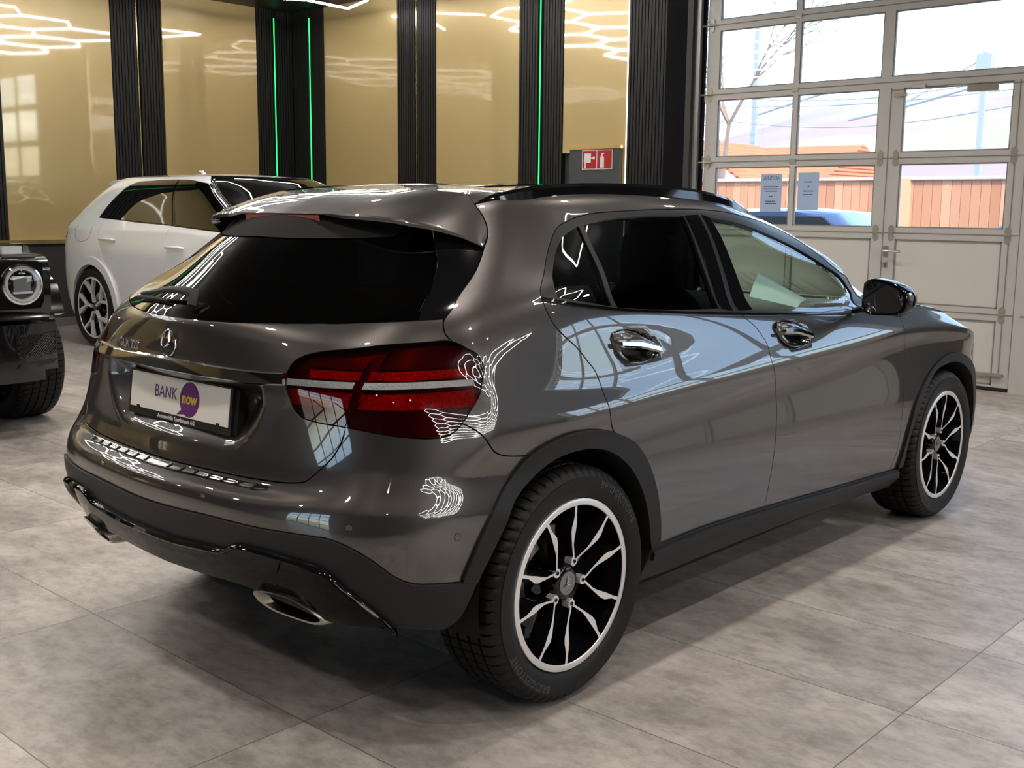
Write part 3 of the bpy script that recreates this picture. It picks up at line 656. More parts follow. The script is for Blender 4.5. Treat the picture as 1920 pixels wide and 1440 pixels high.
    for s in (1,-1):
        side=arch[jA:near(arch,rd[-1])+1]+rd[::-1]+dlo+[fs[0],(uw,CV[11]-.01)]+ln((uw,CV[11]-.01),(uw,VT),.02)[1:]+ln((uw,VT),(tgs[0][0],VT),.03)[1:]+tgs[:]+rot(iR,iC)[::-1]+ln(lamp[iR],arch[jA],.02)[1:-1]
        side=clean(side);X=side if s>0 else mir(side)
        qp=panel(C,'body_side',X,[],PAINT,car,sp=.018)
        fp=FE['fuel'][0]
        if s>0:
            L_=cr(FE['flap']+[FE['flap'][0]],.008)[:-1];P_=CAR.S(np.array([a for a,b in L_]),np.array([b for a,b in L_]));N_=CAR.N(np.array([a for a,b in L_]),np.array([b for a,b in L_]))
        # rear door
        sd=sub(arch,rd[-1],None)+sub(st,arch[-1],ds[-1])[1:]+ds[::-1]+sub(belt,ds[0],None)
        sd=rd[:1]+rd+sub(arch,rd[-1],None)[1:]+sub(st,arch[-1],ds[-1])+ds[::-1]+sub(belt,ds[0],belt[-1])[1:-1]
        sd=clean(sd);d1=panel(C,'rear_door',sd if s>0 else mir(sd),[],PAINT,car,sp=.018)
        fd=clean(ds+sub(st,ds[-1],fs[-1])[1:]+fs[::-1]+sub(belt,belt[0],ds[0]));d2=panel(C,'front_door',fd if s>0 else mir(fd),[],PAINT,car,sp=.018)
        # window frames with panes
        gq=cr(FE['gq']+[FE['gq'][0]],.012)[:-1];gr=FE['gr'];gf=FE['gf']
        gr=cr(gr[:4],.02)+cr(gr[3:6],.02)[1:]+cr(gr[5:],.02)[1:]+ln(gr[-1],gr[0])[1:-1]
        gf=cr(gf[:7],.02)+cr(gf[6:8],.02)[1:]+cr(gf[7:10],.02)[1:]+cr([gf[9],gf[10],gf[0]],.02)[1:-1]
        gq=cr(FE['gq'][:7],.01)+ln(FE['gq'][6],FE['gq'][7])[1:]+ln(FE['gq'][7],FE['gq'][0])[1:-1]
        pt,pb=FE['pil']
        r_out=clean(sub(dlo,None,pt)+ln(pt,pb)[1:-1]+sub(belt,pb,None));f_out=clean(sub(dlo,pt,None)+sub(belt,belt[0],pb)+ln(pb,pt)[1:-1])
        for nm,par,o,hs_,gm in (('window_frame',d1,r_out,[gq,gr],GTINT),('window_frame',d2,f_out,[gf],GCLEAR)):
            m_=(lambda L_:L_) if s>0 else mir
            fr=panel(C,nm,m_(o),[m_(h_) for h_ in hs_],SATIN,par,off=-.002,sp=.02,skirt=.02,gap=.001)
            for h_ in hs_: panel(C,'window_pane',m_(h_),[],gm,par,off=-.008,sp=.05,skirt=0,gap=0)
        # gloss belt strip and pillars
        gp=[FE['gr'][3],FE['gr'][5],FE['gf'][9],FE['gf'][0]]
        bs=sub(belt,None,None);A=[(a,b+.010) for a,b in bs];B=[(a,b-.003) for a,b in bs]
        ribbon(C,'belt_strip',A if s>0 else mir(A),B if s>0 else mir(B),GLOSSB,car,h=.004,n=80)
        for (t0,b0,t1,b1,par) in ((FE['gr'][3],FE['gr'][5],(pt[0]-.012,pt[1]-.02),(pb[0]-.012,pb[1]+.015),d1),((pt[0]+.012,pt[1]-.02),(pb[0]+.012,pb[1]+.015),FE['gf'][0],FE['gf'][9],d2)):
            A=[(t0[0]+.014,t0[1]),(b0[0]+.014,b0[1])];B=[(t1[0]-.004,t1[1]),(b1[0]-.004,b1[1])]
            A=ln(*A);B=ln(*B);ribbon(C,'pillar_cover',A if s>0 else mir(A),B if s>0 else mir(B),GLOSSB,par,h=.0012,n=24)
        # handles
        for (hx,hz),dr in (((.325,1.006),d1),((1.275,.972),d2)):
            handle(dr,hx,hz,s)
        # fender, sill, arches
        hood_edge=[fs[0],(CU[13]+.05,CV[10]-.02),(CU[14],CV[9]+.04),(CU[14]+.12,CV[9]-.02),(CU[15]+.0,CV[8]+.05)]
        he=cr(hood_edge,.02);fa=Fc('farch_out')
        uf=CU[15]
        vhl=CV[7]+.01
        fl=clean(fs+[fa[0]]+fa+[(CU[14]+.15,FE['farch_out'][-1][1]),(uf-.02,vhl)]+[(uf,CV[8]+.05)]+he[::-1][1:-1])
        panel(C,'front_fender',fl if s>0 else mir(fl),[],PAINT,car,sp=.02)
        ai=Fc('arch_in');ap=clean(arch[:]+[FE['sill_top'][0]]+ai[::-1])
        panel(C,'wheel_arch_trim',ap if s>0 else mir(ap),[],PLAST,car,off=.010,sp=.02,skirt=.07,gap=.0)
        fi=Fc('farch_in');e0=(CU[14]+.30,.30);e1=(CU[14]+.17,.16)
        fo2=fa+cr([fa[-1],(CU[14]+.22,.34),(CU[14]+.26,.18),(CU[14]+.24,.06)],.02)[1:]
        fi2=fi+cr([fi[-1],(CU[14]+.085,.36),(CU[14]+.135,.20),(CU[14]+.12,.06)],.02)[1:]
        ap=clean(fo2+fi2[::-1]);panel(C,'wheel_arch_trim',ap if s>0 else mir(ap),[],PLAST,car,off=.010,sp=.02,skirt=.07,gap=.0)
        sp_=clean(st+cr(sl[::-1][1:],.02)+[FE['arch_in'][-1]]);sp_=clean(st+[sl[-1]]+cr(sl[:-1][::-1],.02))
        panel(C,'sill',sp_ if s>0 else mir(sp_),[],PLAST,car,off=.010,sp=.02,skirt=.04,gap=0)
        b1_=[(a,b-.004) for a,b in st];b2_=[(a,b-.034) for a,b in st];ribbon(C,'sill_step',b1_ if s>0 else mir(b1_),b2_ if s>0 else mir(b2_),PLAST,car,h=.022,n=60)
        # wheel wells
        for wx,r0 in ((0.0,.372),(2.699,.372)):
            bm=bmesh.new();pr=[(r0,-.872),(r0+.01,-.80),(r0+.01,-.58)]
            k0,k1=-12,192;ang_=[math.radians(k0+(k1-k0)*i/30) for i in range(31)]
            R_=[[bm.verts.new((wx+r*math.cos(a),s*d,.362+r*math.sin(a))) for a in ang_] for r,d in pr]
            for a,b in zip(R_[:-1],R_[1:]):
                for i in range(30): bm.faces.new((a[i],a[i+1],b[i+1],b[i]))
            bm.faces.new(R_[-1]);bmobj('wheel_housing',bm,DARK,car)
        mirror(car,s)
        # headlamp
        hl=clean([(uf,vhl),(CU[16]+.06,CV[7]-.02),(CU[16]+.1,CV[8]+.01),(uf,CV[8]+.045)])
        panel(C,'headlamp',hl if s>0 else mir(hl),[],HEADM,car,off=.001,sp=.02)
    # hood, windshield, front bumper, grille
    he_=he
    hh=[(UE,CV[8]+.035)]+cr([(UE,CV[8]+.035),(CU[17],CV[8]+.04),(CU[16]+.1,CV[8]+.03),(uf,CV[8]+.05)],.02)[1:-1][::1]
    hood=clean([(UE,CV[8]+.035),(CU[17],CV[8]+.035),(CU[16]+.1,CV[8]+.03)]+he_[::-1]+[(uw,CV[11]-.012)]+ln((uw,CV[11]-.012),(UE,CV[11]-.012),.03)[1:])
    panel(C,'hood',endmir(hood),[],PAINT,car,sp=.012)
    ws=clean(ln((UE,CV[11]-.008),(uw+.01,CV[11]-.008),.03)+ln((uw+.01,CV[11]-.008),(uw+.01,VT),.03)[1:]+ln((uw+.01,VT),(UE,VT),.03)[1:])
    panel(C,'windshield',endmir(ws),[],GCLEAR,car,off=-.004,sp=.05)
    fb=clean([(UE,.0),(CU[14]+.12,.0)]+cr([(CU[14]+.24,.06),(CU[14]+.26,.18),(CU[14]+.22,.34),fa[-1]],.02)+[(CU[14]+.15,FE['farch_out'][-1][1]),(uf-.02,vhl),(CU[16]+.06,CV[7]-.02),(CU[16]+.1,CV[8]+.01),(CU[17],CV[8]+.03),(UE,CV[8]+.03)])
    gl=clean([(UE,CV[4]-.04),(CU[17]+.05,CV[4]-.03),(CU[17],CV[7]),(UE,CV[7])])
    panel(C,'front_bumper',endmir(fb),[endmir(gl)],PAINT,car,sp=.025)
    panel(C,'grille',endmir(gl),[],DARK,car,off=-.02,sp=.04)
    build_roof(car);build_spoiler(car)
    # emblem, badge, wiper, plate
    ev=(0.,findv(0,1.023));p_=xyz(ev);nn=nrm(ev);M=frame(Vector(p_)+Vector(nn)*.004,(0,-1,0),np.cross(nn,(0,-1,0)))
    bm=bmesh.new();tube(bm,[(.0375*math.cos(a),.0375*math.sin(a),0) for a in [k*math.pi/24 for k in range(48)]],.0026,8,closed=True)
    b2=bmesh.new();tri_star(b2,.037,0.);b2.transform(Matrix(((1,0,0,0),(0,0,1,0),(0,-1,0,0),(0,0,0,1))));me=bpy.data.meshes.new('t');b2.to_mesh(me);b2.free();bm.from_mesh(me)
    bm.transform(M);bmobj('star_emblem',bm,CHROME,tg,angle=20)
    uL=-.262;bv=(uL,findv(uL,.998));p_=xyz(bv);nn=nrm(bv);t_=xyz((uL+.1,bv[1]))-p_
    textmesh('GLA 220',.037,CHROME,'model_badge',tg,ext=.0018,M=frame(Vector(p_)+Vector(nn)*.003,t_,(0,0,1)),bold=.0006,spacing=1.05)
    tl=findv(.27,1.0)
    # wiper
    w0=Vector(xyz((.044,.987)))+Vector(nrm((.044,.987)))*.010;bm=bmesh.new()
    wp=[(.05,.965),(.044,.987),(-.03,.992),(-.12,.990),(-.23,.981),(-.389,.966)];P=[Vector(xyz(q_))+Vector(nrm(q_))*h_ for q_,h_ in zip(wp,(.010,.024,.026,.024,.018,.012))]
    tube(bm,P,[.016,.017,.014,.013,.009,.006],8,sy=.6);wi=bmobj('wiper_arm',bm,PLAST,tg,angle=60)
    bm=bmesh.new();P=[Vector(xyz(q_))+Vector(nrm(q_))*.008 for q_ in [(-.10,.972),(-.2,.972),(-.3,.966),(-.41,.955)]];tube(bm,P,.005,6);bmobj('wiper_blade',bm,RUBBER,wi)
    build_plate(tg)
    build_interior(car)
    # underbody and wheels
    box('underbody',-.42,3.30,-.55,.55,.24,.62,DARK,car)
    box('underbody',.45,2.25,-.78,.78,.20,.40,DARK,car)
    w=make_wheel('wheel',car);w.location=(0,-.895+.1175,.345)
    tyre_text(w,'BRIDGESTONE')
    for x,s in ((2.699,1),(0,-1),(2.699,-1)):
        c=copytree(w,car);c.location=(x,-s*(.895-.1175),.345);c.rotation_euler=(0,math.radians(2) if x>0 else 0,0 if s>0 else math.pi)
    return car
GUARD=mat('guard_chrome',(.26,.26,.26),1.,.12)
HEADM=mat('headlamp_glass',(.45,.47,.5),.6,.08,1.)
CORN=FE['arch_out'][5];LJ=FE['lamp'][11]
def tyre_text(w,s):
    ty=[c for c in w.children if c.name.startswith('tyre')][0]
    for a0 in (48,228):
        o=textmesh(s,.030,mat('tyre_lettering',(.05,.05,.05),0,.6),'lettering',ty,ext=.0008,spacing=1.15,bold=.0005)
        R=.298
        for v in o.data.vertices:
            a=math.radians(a0)-v.co.x/R;r=R+v.co.y;v.co=Vector((r*math.cos(a),-.1225-v.co.z,r*math.sin(a)))
def handle(par,hx,hz,s):
    z0=hz;N_=11
    yv=-.9
    uu_=None
    def body(x,z):
        # find surface y at (x,z) by iteration along the side
        u=np.interp(x,CAR.net[6:14,8,0],CU[6:14]);v=.8
        for it in range(12):
            p_=CAR.S0([u],[v])[0];u+=(x-p_[0]);v+=(z-p_[2])*.9
        return CAR.S0([u],[v])[0],CAR.N0([u],[v])[0]
    c,nn=body(hx,hz);nn=Vector(nn);c=Vector(c)
    if s<0: c.y*=-1;nn.y*=-1
    t=Vector((1,0,-.08));up=nn.cross(t);up=up if up.z>0 else -up
    # outline of the whole handle shell: blunt rear, tapering front
    out=[(-.118,.018),(-.105,.036),(-.06,.046),(0,.044),(.06,.031),(.10,.010),(.117,-.012),(.105,-.032),(.06,-.046),(0,-.053),(-.05,-.050),(-.085,-.034),(-.105,-.008)]
    out=cr(out+[out[0]],.008)[:-1]
    def pt(a,b,h): return c+t*a+up*b+nn*h
    bm=bmesh.new()
    rings=[[bm.verts.new(pt(a*k,b*k,h)) for a,b in out] for k,h in ((1.03,-.004),(1.0,.006),(.95,.004),(.80,-.009),(.4,-.015),(.05,-.016))]
    n=len(out)
    for A,B in zip(rings[:-1],rings[1:]):
        for i in range(n): bm.faces.new((A[i],A[(i+1)%n],B[(i+1)%n],B[i]))
    bm.faces.new(rings[-1])
    cup=bmobj('handle_cup',bm,CUPM,par,angle=60)
    bm=bmesh.new()
    sec=[(-.018,.014),(-.014,.026),(0,.032),(.012,.030),(.024,.020),(.027,.010)]
    xs=np.linspace(-.112,.110,15);Rg=[]
    for x in xs:
        f=max(.05,1-abs(x/.116)**5);taper=np.interp(x,[-.11,0,.11],[1.05,1.,.45]);zc=np.interp(x,[-.112,0,.11],[.008,.006,-.012])
        Rg.append([bm.verts.new(pt(x,zc+b*taper*(.6+.4*f),-.006+h*f)) for b,h in sec]+[bm.verts.new(pt(x,zc+.02*taper,-.002)),bm.verts.new(pt(x,zc-.012*taper,-.002))])
    k=len(sec)+2
    for A,B in zip(Rg[:-1],Rg[1:]):
        for i in range(k): bm.faces.new((A[i],A[(i+1)%k],B[(i+1)%k],B[i]))
    bm.faces.new(Rg[0]);bm.faces.new(Rg[-1][::-1])
    ho=bmobj('door_handle',bm,PAINT,par,angle=50)
    bm=bmesh.new();R1=[]
    for x in np.linspace(-.100,.098,12):
        zc=np.interp(x,[-.112,0,.11],[.008,.006,-.012])
        R1.append([bm.verts.new(pt(x,zc-.002+b,h)) for b,h in ((-.016,.020),(-.012,.0285),(.0,.0285))])
    for A,B in zip(R1[:-1],R1[1:]):
        for i in range(2): bm.faces.new((A[i],A[i+1],B[i+1],B[i]))
    bmobj('chrome_insert',bm,CHROME,ho,angle=60)
CUPM=mat('handle_cup_grey',(.05,.048,.046),.9,.08,1.)
def mirror(car,s):
    P=lambda x,y,z:(x,-s*y,z)
    # face outline seen from behind (y,z)
    o=[(.925,1.135),(.945,1.152),(1.0,1.148),(1.05,1.132),(1.085,1.108),(1.095,1.075),(1.088,1.040),(1.065,1.022),(1.0,1.016),(.945,1.018),(.925,1.032)]
    o=cr(o+[o[0]],.01)[:-1];cy,cz=1.008,1.082
    bm=bmesh.new();R_=[]
    for k,dx in ((.90,.006),(.97,-.004),(1.0,0),(1.03,.02),(1.03,.06),(.98,.09),(.84,.118),(.50,.138),(.02,.145)):
        R_.append([bm.verts.new(P(1.70+dx+(y-.925)*.10,cy+(y-cy)*k,cz+(z-cz)*k)) for y,z in o])
    n=len(o)
    for A,B in zip(R_[:-1],R_[1:]):
        for i in range(n): bm.faces.new((A[i],A[(i+1)%n],B[(i+1)%n],B[i]))
    bm.faces.new(R_[0]);m=bmobj('door_mirror',bm,GLOSSB,car,angle=60)
    bm=bmesh.new();bm.faces.new([bm.verts.new(P(1.7035+(y-.925)*.10,cy-.006+(y-cy)*.84,cz+(z-cz)*.86)) for y,z in o]);bmobj('mirror_glass',bm,MIRG,m,smooth=False)
    bm=bmesh.new();tube(bm,[P(1.80,.86,1.02),P(1.76,.91,1.035),P(1.75,.95,1.05)],[.03,.026,.02],10,sy=.5);bmobj('mirror_stalk',bm,SATIN,m)
    bm=bmesh.new();tube(bm,[P(1.735,1.088,1.105),P(1.74,1.098,1.09),P(1.74,1.098,1.078)],[.010,.010,.010],8);bmobj('indicator',bm,HEADM,m)
MIRG=mat('mirror_glass',(.55,.58,.62),1.,.0)
ROOFZ=lambda x:sp1([-.33,-.2,-.08,.1,.4,.7,1.0,1.25,1.4,1.55],[1.392,1.432,1.462,1.479,1.491,1.491,1.482,1.468,1.458,1.446],x)
def build_roof(car):
    uu_=np.linspace(CU[4]-.0,CU[-1],90);E=CAR.S0(uu_,np.full(90,VT))
    xr=-.075;C0=CAR.S0([FE['tg_side'][0][0]],[VT])[0];E=E[E[:,0]>C0[0]+.01];E=np.vstack([C0,E])
    k=[i for i in range(len(E)) if E[i,0]<1.36];xs=E[k,0];ye=-E[k,1];ze=E[k,2]
    def H(x,y):
        zc=ROOFZ(x);a=np.interp(x,xs,ye);b=np.interp(x,xs,ze);r=np.clip(np.abs(y)/a,0,1.2);return zc-(zc-b)*(.62*r**2+.38*r**5)
    right=cr([(xr,0),(xr,-.2),(xr+.004,-.36),(C0[0]-.004,C0[1]+.03),(C0[0],C0[1])],.04)+[(float(a),float(b)) for a,b,_ in E[1:]]
    right=[q_ for q_ in right];right[-1]=(right[-1][0],0)
    loop=clean(right+[(a,-b) for a,b in right[::-1]],.004)
    V2,T,L=fill2d(loop,[],.035);Z=H(V2[:,0],V2[:,1]);e=1e-3
    nx=-(H(V2[:,0]+e,V2[:,1])-H(V2[:,0]-e,V2[:,1]))/2/e;ny=-(H(V2[:,0],V2[:,1]+e)-H(V2[:,0],V2[:,1]-e))/2/e
    N_=np.stack([nx,ny,np.ones_like(nx)],1);N_/=np.linalg.norm(N_,axis=1)[:,None]
    T=[tuple(t) for t in T]
    global ROOFH;ROOFH=H
    rf=meshobj('roof',np.column_stack([V2,Z]),T,PAINT,car,normals=N_)
    # sunroof glass, slightly above
    g=[(.14,-.40),(.95,-.38),(.98,0),(.95,.38),(.14,.40)];V2,T,L=fill2d(cr(g[:2],.03)+cr(g[1:4],.03)[1:]+cr(g[3:],.03)[1:],[],.05);Z=H(V2[:,0],V2[:,1])+.003
    meshobj('glass_roof',np.column_stack([V2,Z]),[tuple(t) for t in T],GLOSSB,rf)
    for s in (1,-1):   # roof rails
        pts=[(-.045,.535,1.432),(-.015,.542,1.442),(.03,.552,1.454),(.10,.570,1.464),(.30,.578,1.480),(.60,.582,1.487),(.90,.578,1.483),(1.15,.566,1.467),(1.35,.545,1.440),(1.50,.520,1.408),(1.58,.503,1.385)]
        pts=cr(pts,.03);bm=bmesh.new();Rg=[]
        for i,(x,y,z) in enumerate(pts):
            f=min(1,(min(i,len(pts)-1-i)/7)**.7);gw=.35+.65*f
            Rg.append([bm.verts.new((x,-s*(y+a*gw),z+b)) for a,b in ((-.018,-.034),(-.018,-.020+.012*f),(-.010,-.012+.016*f),(.005,-.012+.016*f),(.016,-.020+.014*f),(.022,-.034))])
        for A,B in zip(Rg[:-1],Rg[1:]):
            for i in range(5): bm.faces.new((A[i],A[i+1],B[i+1],B[i]))
        bm.faces.new(Rg[0]);bm.faces.new(Rg[-1]);bmobj('roof_rail',bm,GLOSSB,car,angle=25)
def build_spoiler(car):
    t0=np.array(CAR.S(np.array([q_[0] for q_ in FE['tg_side'][:5]]),np.array([q_[1] for q_ in FE['tg_side'][:5]])))
    C0=CAR.S0([FE['tg_side'][0][0]],[VT])[0];hz=lambda x,y:float(ROOFH(np.array([x]),np.array([y]))[0])
    A=[(x-.004,y,hz(x,y)) for x,y in ((-.075,0),(-.075,-.2),(-.071,-.36),(C0[0]-.004,C0[1]+.03))]+[tuple(C0+np.array([-.004,0,0]))]+[tuple(x+np.array([-.003,0,0.001])) for x in t0]
    B=[(-.335,0,1.387),(-.334,-.12,1.387),(-.333,-.20,1.387),(-.327,-.27,1.3885),(-.305,-.38,1.384),(-.272,-.47,1.374),(-.235,-.53,1.360),(-.198,-.572,1.345),(-.160,-.607,1.327),(-.122,-.642,1.302)]
    def rs(L,n=46):
        L=np.array(cr(L,.005));d=np.concatenate([[0],np.cumsum(np.linalg.norm(np.diff(L,axis=0),axis=1))]);t=np.linspace(0,d[-1],n);return np.stack([np.interp(t,d,L[:,i]) for i in range(3)],1)
    a=rs(A);b=rs(B);n=len(a);rows_=[]
    for w in np.linspace(0,1,13):
        q_=a*(1-w)+b*w;bulge=.011*np.sin(math.pi*w)*np.linspace(1,.15,n);nrm_=np.stack([np.full(n,-.25),-np.linspace(0,.85,n),np.linspace(1,.35,n)],1);nrm_/=np.linalg.norm(nrm_,axis=1)[:,None]
        rows_.append(q_+nrm_*bulge[:,None])
    th=np.linspace(.013,.002,n)[:,None]
    kk=(np.interp(np.abs(b[:,1]),[0,.20,.28,.5,.645],[.22,.22,1,.9,.15]))[:,None];rows_.append(b+np.array([-.004,0,-.006])*kk);rows_.append(b+np.array([.0,0,-.016])*kk);rows_.append(b*.8+a*.2+np.array([0,0,-.055])*np.linspace(1,.1,n)[:,None])
    V_=np.concatenate(rows_);V2=V_*np.array([1,-1,1]);N_=len(V_);bm=bmesh.new();vs=[bm.verts.new(v) for v in np.concatenate([V_,V2])]
    for o in (0,N_):
        for r in range(len(rows_)-1):
            for i in range(n-1):
                try: f=bm.faces.new([vs[o+k] for k in (r*n+i,r*n+i+1,(r+1)*n+i+1,(r+1)*n+i)]);f.material_index=1 if r>=14 else 0
                except Exception: pass
    bmesh.ops.remove_doubles(bm,verts=bm.verts,dist=.0005)
    sp=bmobj('roof_spoiler',bm,[PAINT,GLOSSB],car,angle=32)
    bm=bmesh.new();ys=np.linspace(-.185,.185,13);R_=[[bm.verts.new((-.3345+.002*(y/.18)**2+dx,y,z)) for dx,z in ((-.001,1.3825),(-.004,1.381),(-.001,1.3635),(.012,1.361))] for y in ys]
    for A_,B_ in zip(R_[:-1],R_[1:]):
        for i in range(3): bm.faces.new((A_[i],A_[i+1],B_[i+1],B_[i]))
    bmobj('brake_light',bm,mat('brake_light_red',(.30,.006,.02),.0,.15,1.),sp)
    box('spoiler_lining',-.322,-.22,-.24,.24,1.345,1.362,DARK,sp,bevel=.004)
def build_plate(tg):
    T=Vector((-.694,0,.917));B=Vector((-.708,0,.808));up=(T-B).normalized();M=frame((T+B)/2,(0,-1,0),up)   # local x to the car's right, y up, z backward
    pl=bpy.data.objects.new('licence_plate',None);link(pl,tg);pl.matrix_world=M
    box('plate_holder',-.268,.268,-.072,.060,-.016,.004,mat('plate_holder_black',(.012,.012,.012),0,.35),pl,bevel=.003)
    box('plate_holder',.262,.284,-.068,.056,-.030,-.006,DARK,pl,bevel=.002)
    box('plate_insert',-.257,.257,-.050,.055,.004,.0062,mat('plate_cream',(.80,.77,.72),0,.4),pl,bevel=.001)
    for x in (-.21,.21): box('plate_clip',x-.008,x+.008,-.054,-.044,.004,.0075,mat('plate_holder_black'),pl)
    PUR=mat('sticker_purple',(.13,.022,.16),0,.45);YEL=mat('sticker_yellow',(.85,.60,.06),0,.45)
    textmesh('BANK',.050,PUR,'bank_lettering',pl,ext=.0002,M=Matrix.Translation((-.064,.008,.0066)),xs=.92)
    el=[(.062+.050*math.cos(a),.002+.050*math.sin(a)) for a in [math.radians(-118+i*7.5) for i in range(46)]]
    el=el+[(.0,-.047)]
    bm=bmesh.new();prism(bm,el,lambda a,b,d:(a,b,d),.0063,.0067);bmobj('speech_bubble',bm,PUR,pl,smooth=False)
    textmesh('now',.044,YEL,'now_lettering',pl,ext=.0002,M=Matrix.Translation((.062,.003,.0070)),bold=.0011,xs=.98)
    textmesh('Automobile Egerkingen AG',.0165,mat('sticker_white',(.8,.8,.8),0,.5),'dealer_lettering',pl,ext=.0002,M=Matrix.Translation((-.005,-.062,.0045)),bold=.0003,spacing=1.12,xs=.95)
def build_interior(car):
    LE=mat('seat_leather',(.012,.012,.013),0,.45);LN=mat('headliner',(.03,.03,.03),0,.8)
    box('cabin_floor',-.55,2.2,-.72,.72,.40,.46,LN,car)
    for s in (1,-1):
        hx=[(CU[6],.88),(CU[12]-.1,.88),(CU[12]-.1,.24),(CU[8]+.05,.24),(CU[8]-.1,.62),(CU[6]+.05,.70)]
        hx=clean(cr(hx[:2],.1)+hx[2:]);hx=[(a,min(b,CV[11]-.08)) for a,b in hx]
        panel(CAR,'door_lining',hx if s>0 else mir(hx),[],LE,car,off=-.06,sp=.08,skirt=0,gap=0)
    for y in (-.38,.38):
        seat(car,1.15,y,LE,.26)
    bm=bmesh.new();bx(bm,.12,.27,-.62,.62,.70,1.12);bmobj('rear_seat_back',bm,LE,car,bevel=.04,bseg=3)
    bm=bmesh.new();bx(bm,.2,.72,-.62,.62,.46,.70);bmobj('rear_seat_cushion',bm,LE,car,bevel=.04,bseg=3)
    for y in (-.40,.40):
        bm=bmesh.new();bx(bm,.10,.19,y-.12,y+.12,1.09,1.29);bmobj('headrest',bm,LE,car,bevel=.035,bseg=3)
    DB=mat('dashboard_grey',(.20,.21,.21),0,.6)
    bm=bmesh.new()
    prof=[(1.62,.70),(1.60,.93),(1.66,1.005),(1.80,1.035),(2.25,1.02),(2.25,.70)]
    prism(bm,prof,lambda a,b,d:(a,d,b),-.68,.68);db=bmobj('dashboard',bm,DB,car,bevel=.02,bseg=2)
    for y in (-.58,.58): 
        bm=bmesh.new();bx(bm,1.615,1.64,y-.05,y+.05,.94,.985);bmobj('air_vent',bm,SATIN,db,bevel=.01)
    bm=bmesh.new();tube(bm,[(1.50+.07*math.sin(a)*.5,.38+.185*math.cos(a),.93+.18*math.sin(a)) for a in [k*math.pi/16 for k in range(32)]],.015,8,closed=True);bx(bm,1.50,1.55,.33,.43,.88,.98);bmobj('steering_wheel',bm,LE,car)
    # inner mirror
    bm=bmesh.new();bx(bm,1.60,1.63,-.12,.12,1.30,1.36);bmobj('rear_view_mirror',bm,SATIN,car,bevel=.01)
def seat(car,x,y,m,w):
    bm=bmesh.new();R_=[]
    for z,dx,ww,dp in ((.50,.10,.22,.10),(.62,.06,.25,.12),(.80,.02,.26,.12),(.98,-.04,.24,.10),(1.08,-.08,.20,.08),(1.14,-.10,.13,.07),(1.24,-.115,.12,.07),(1.31,-.125,.10,.06),(1.33,-.13,.05,.03)):
        R_.append([bm.verts.new((x+dx+dp*math.cos(a)*.6,y+ww*math.copysign(abs(math.sin(a))**.6,math.sin(a)),z)) for a in [k*math.pi/8 for k in range(16)]])
    for A,B in zip(R_[:-1],R_[1:]):
        for i in range(16): bm.faces.new((A[i],A[(i+1)%16],B[(i+1)%16],B[i]))
    bm.faces.new(R_[0]);bm.faces.new(R_[-1]);bmobj('front_seat',bm,m,car,angle=70)
    bm=bmesh.new();bx(bm,x+.05,x+.55,y-.25,y+.25,.46,.62);bmobj('seat_cushion',bm,m,car,bevel=.05,bseg=3)
build_car()
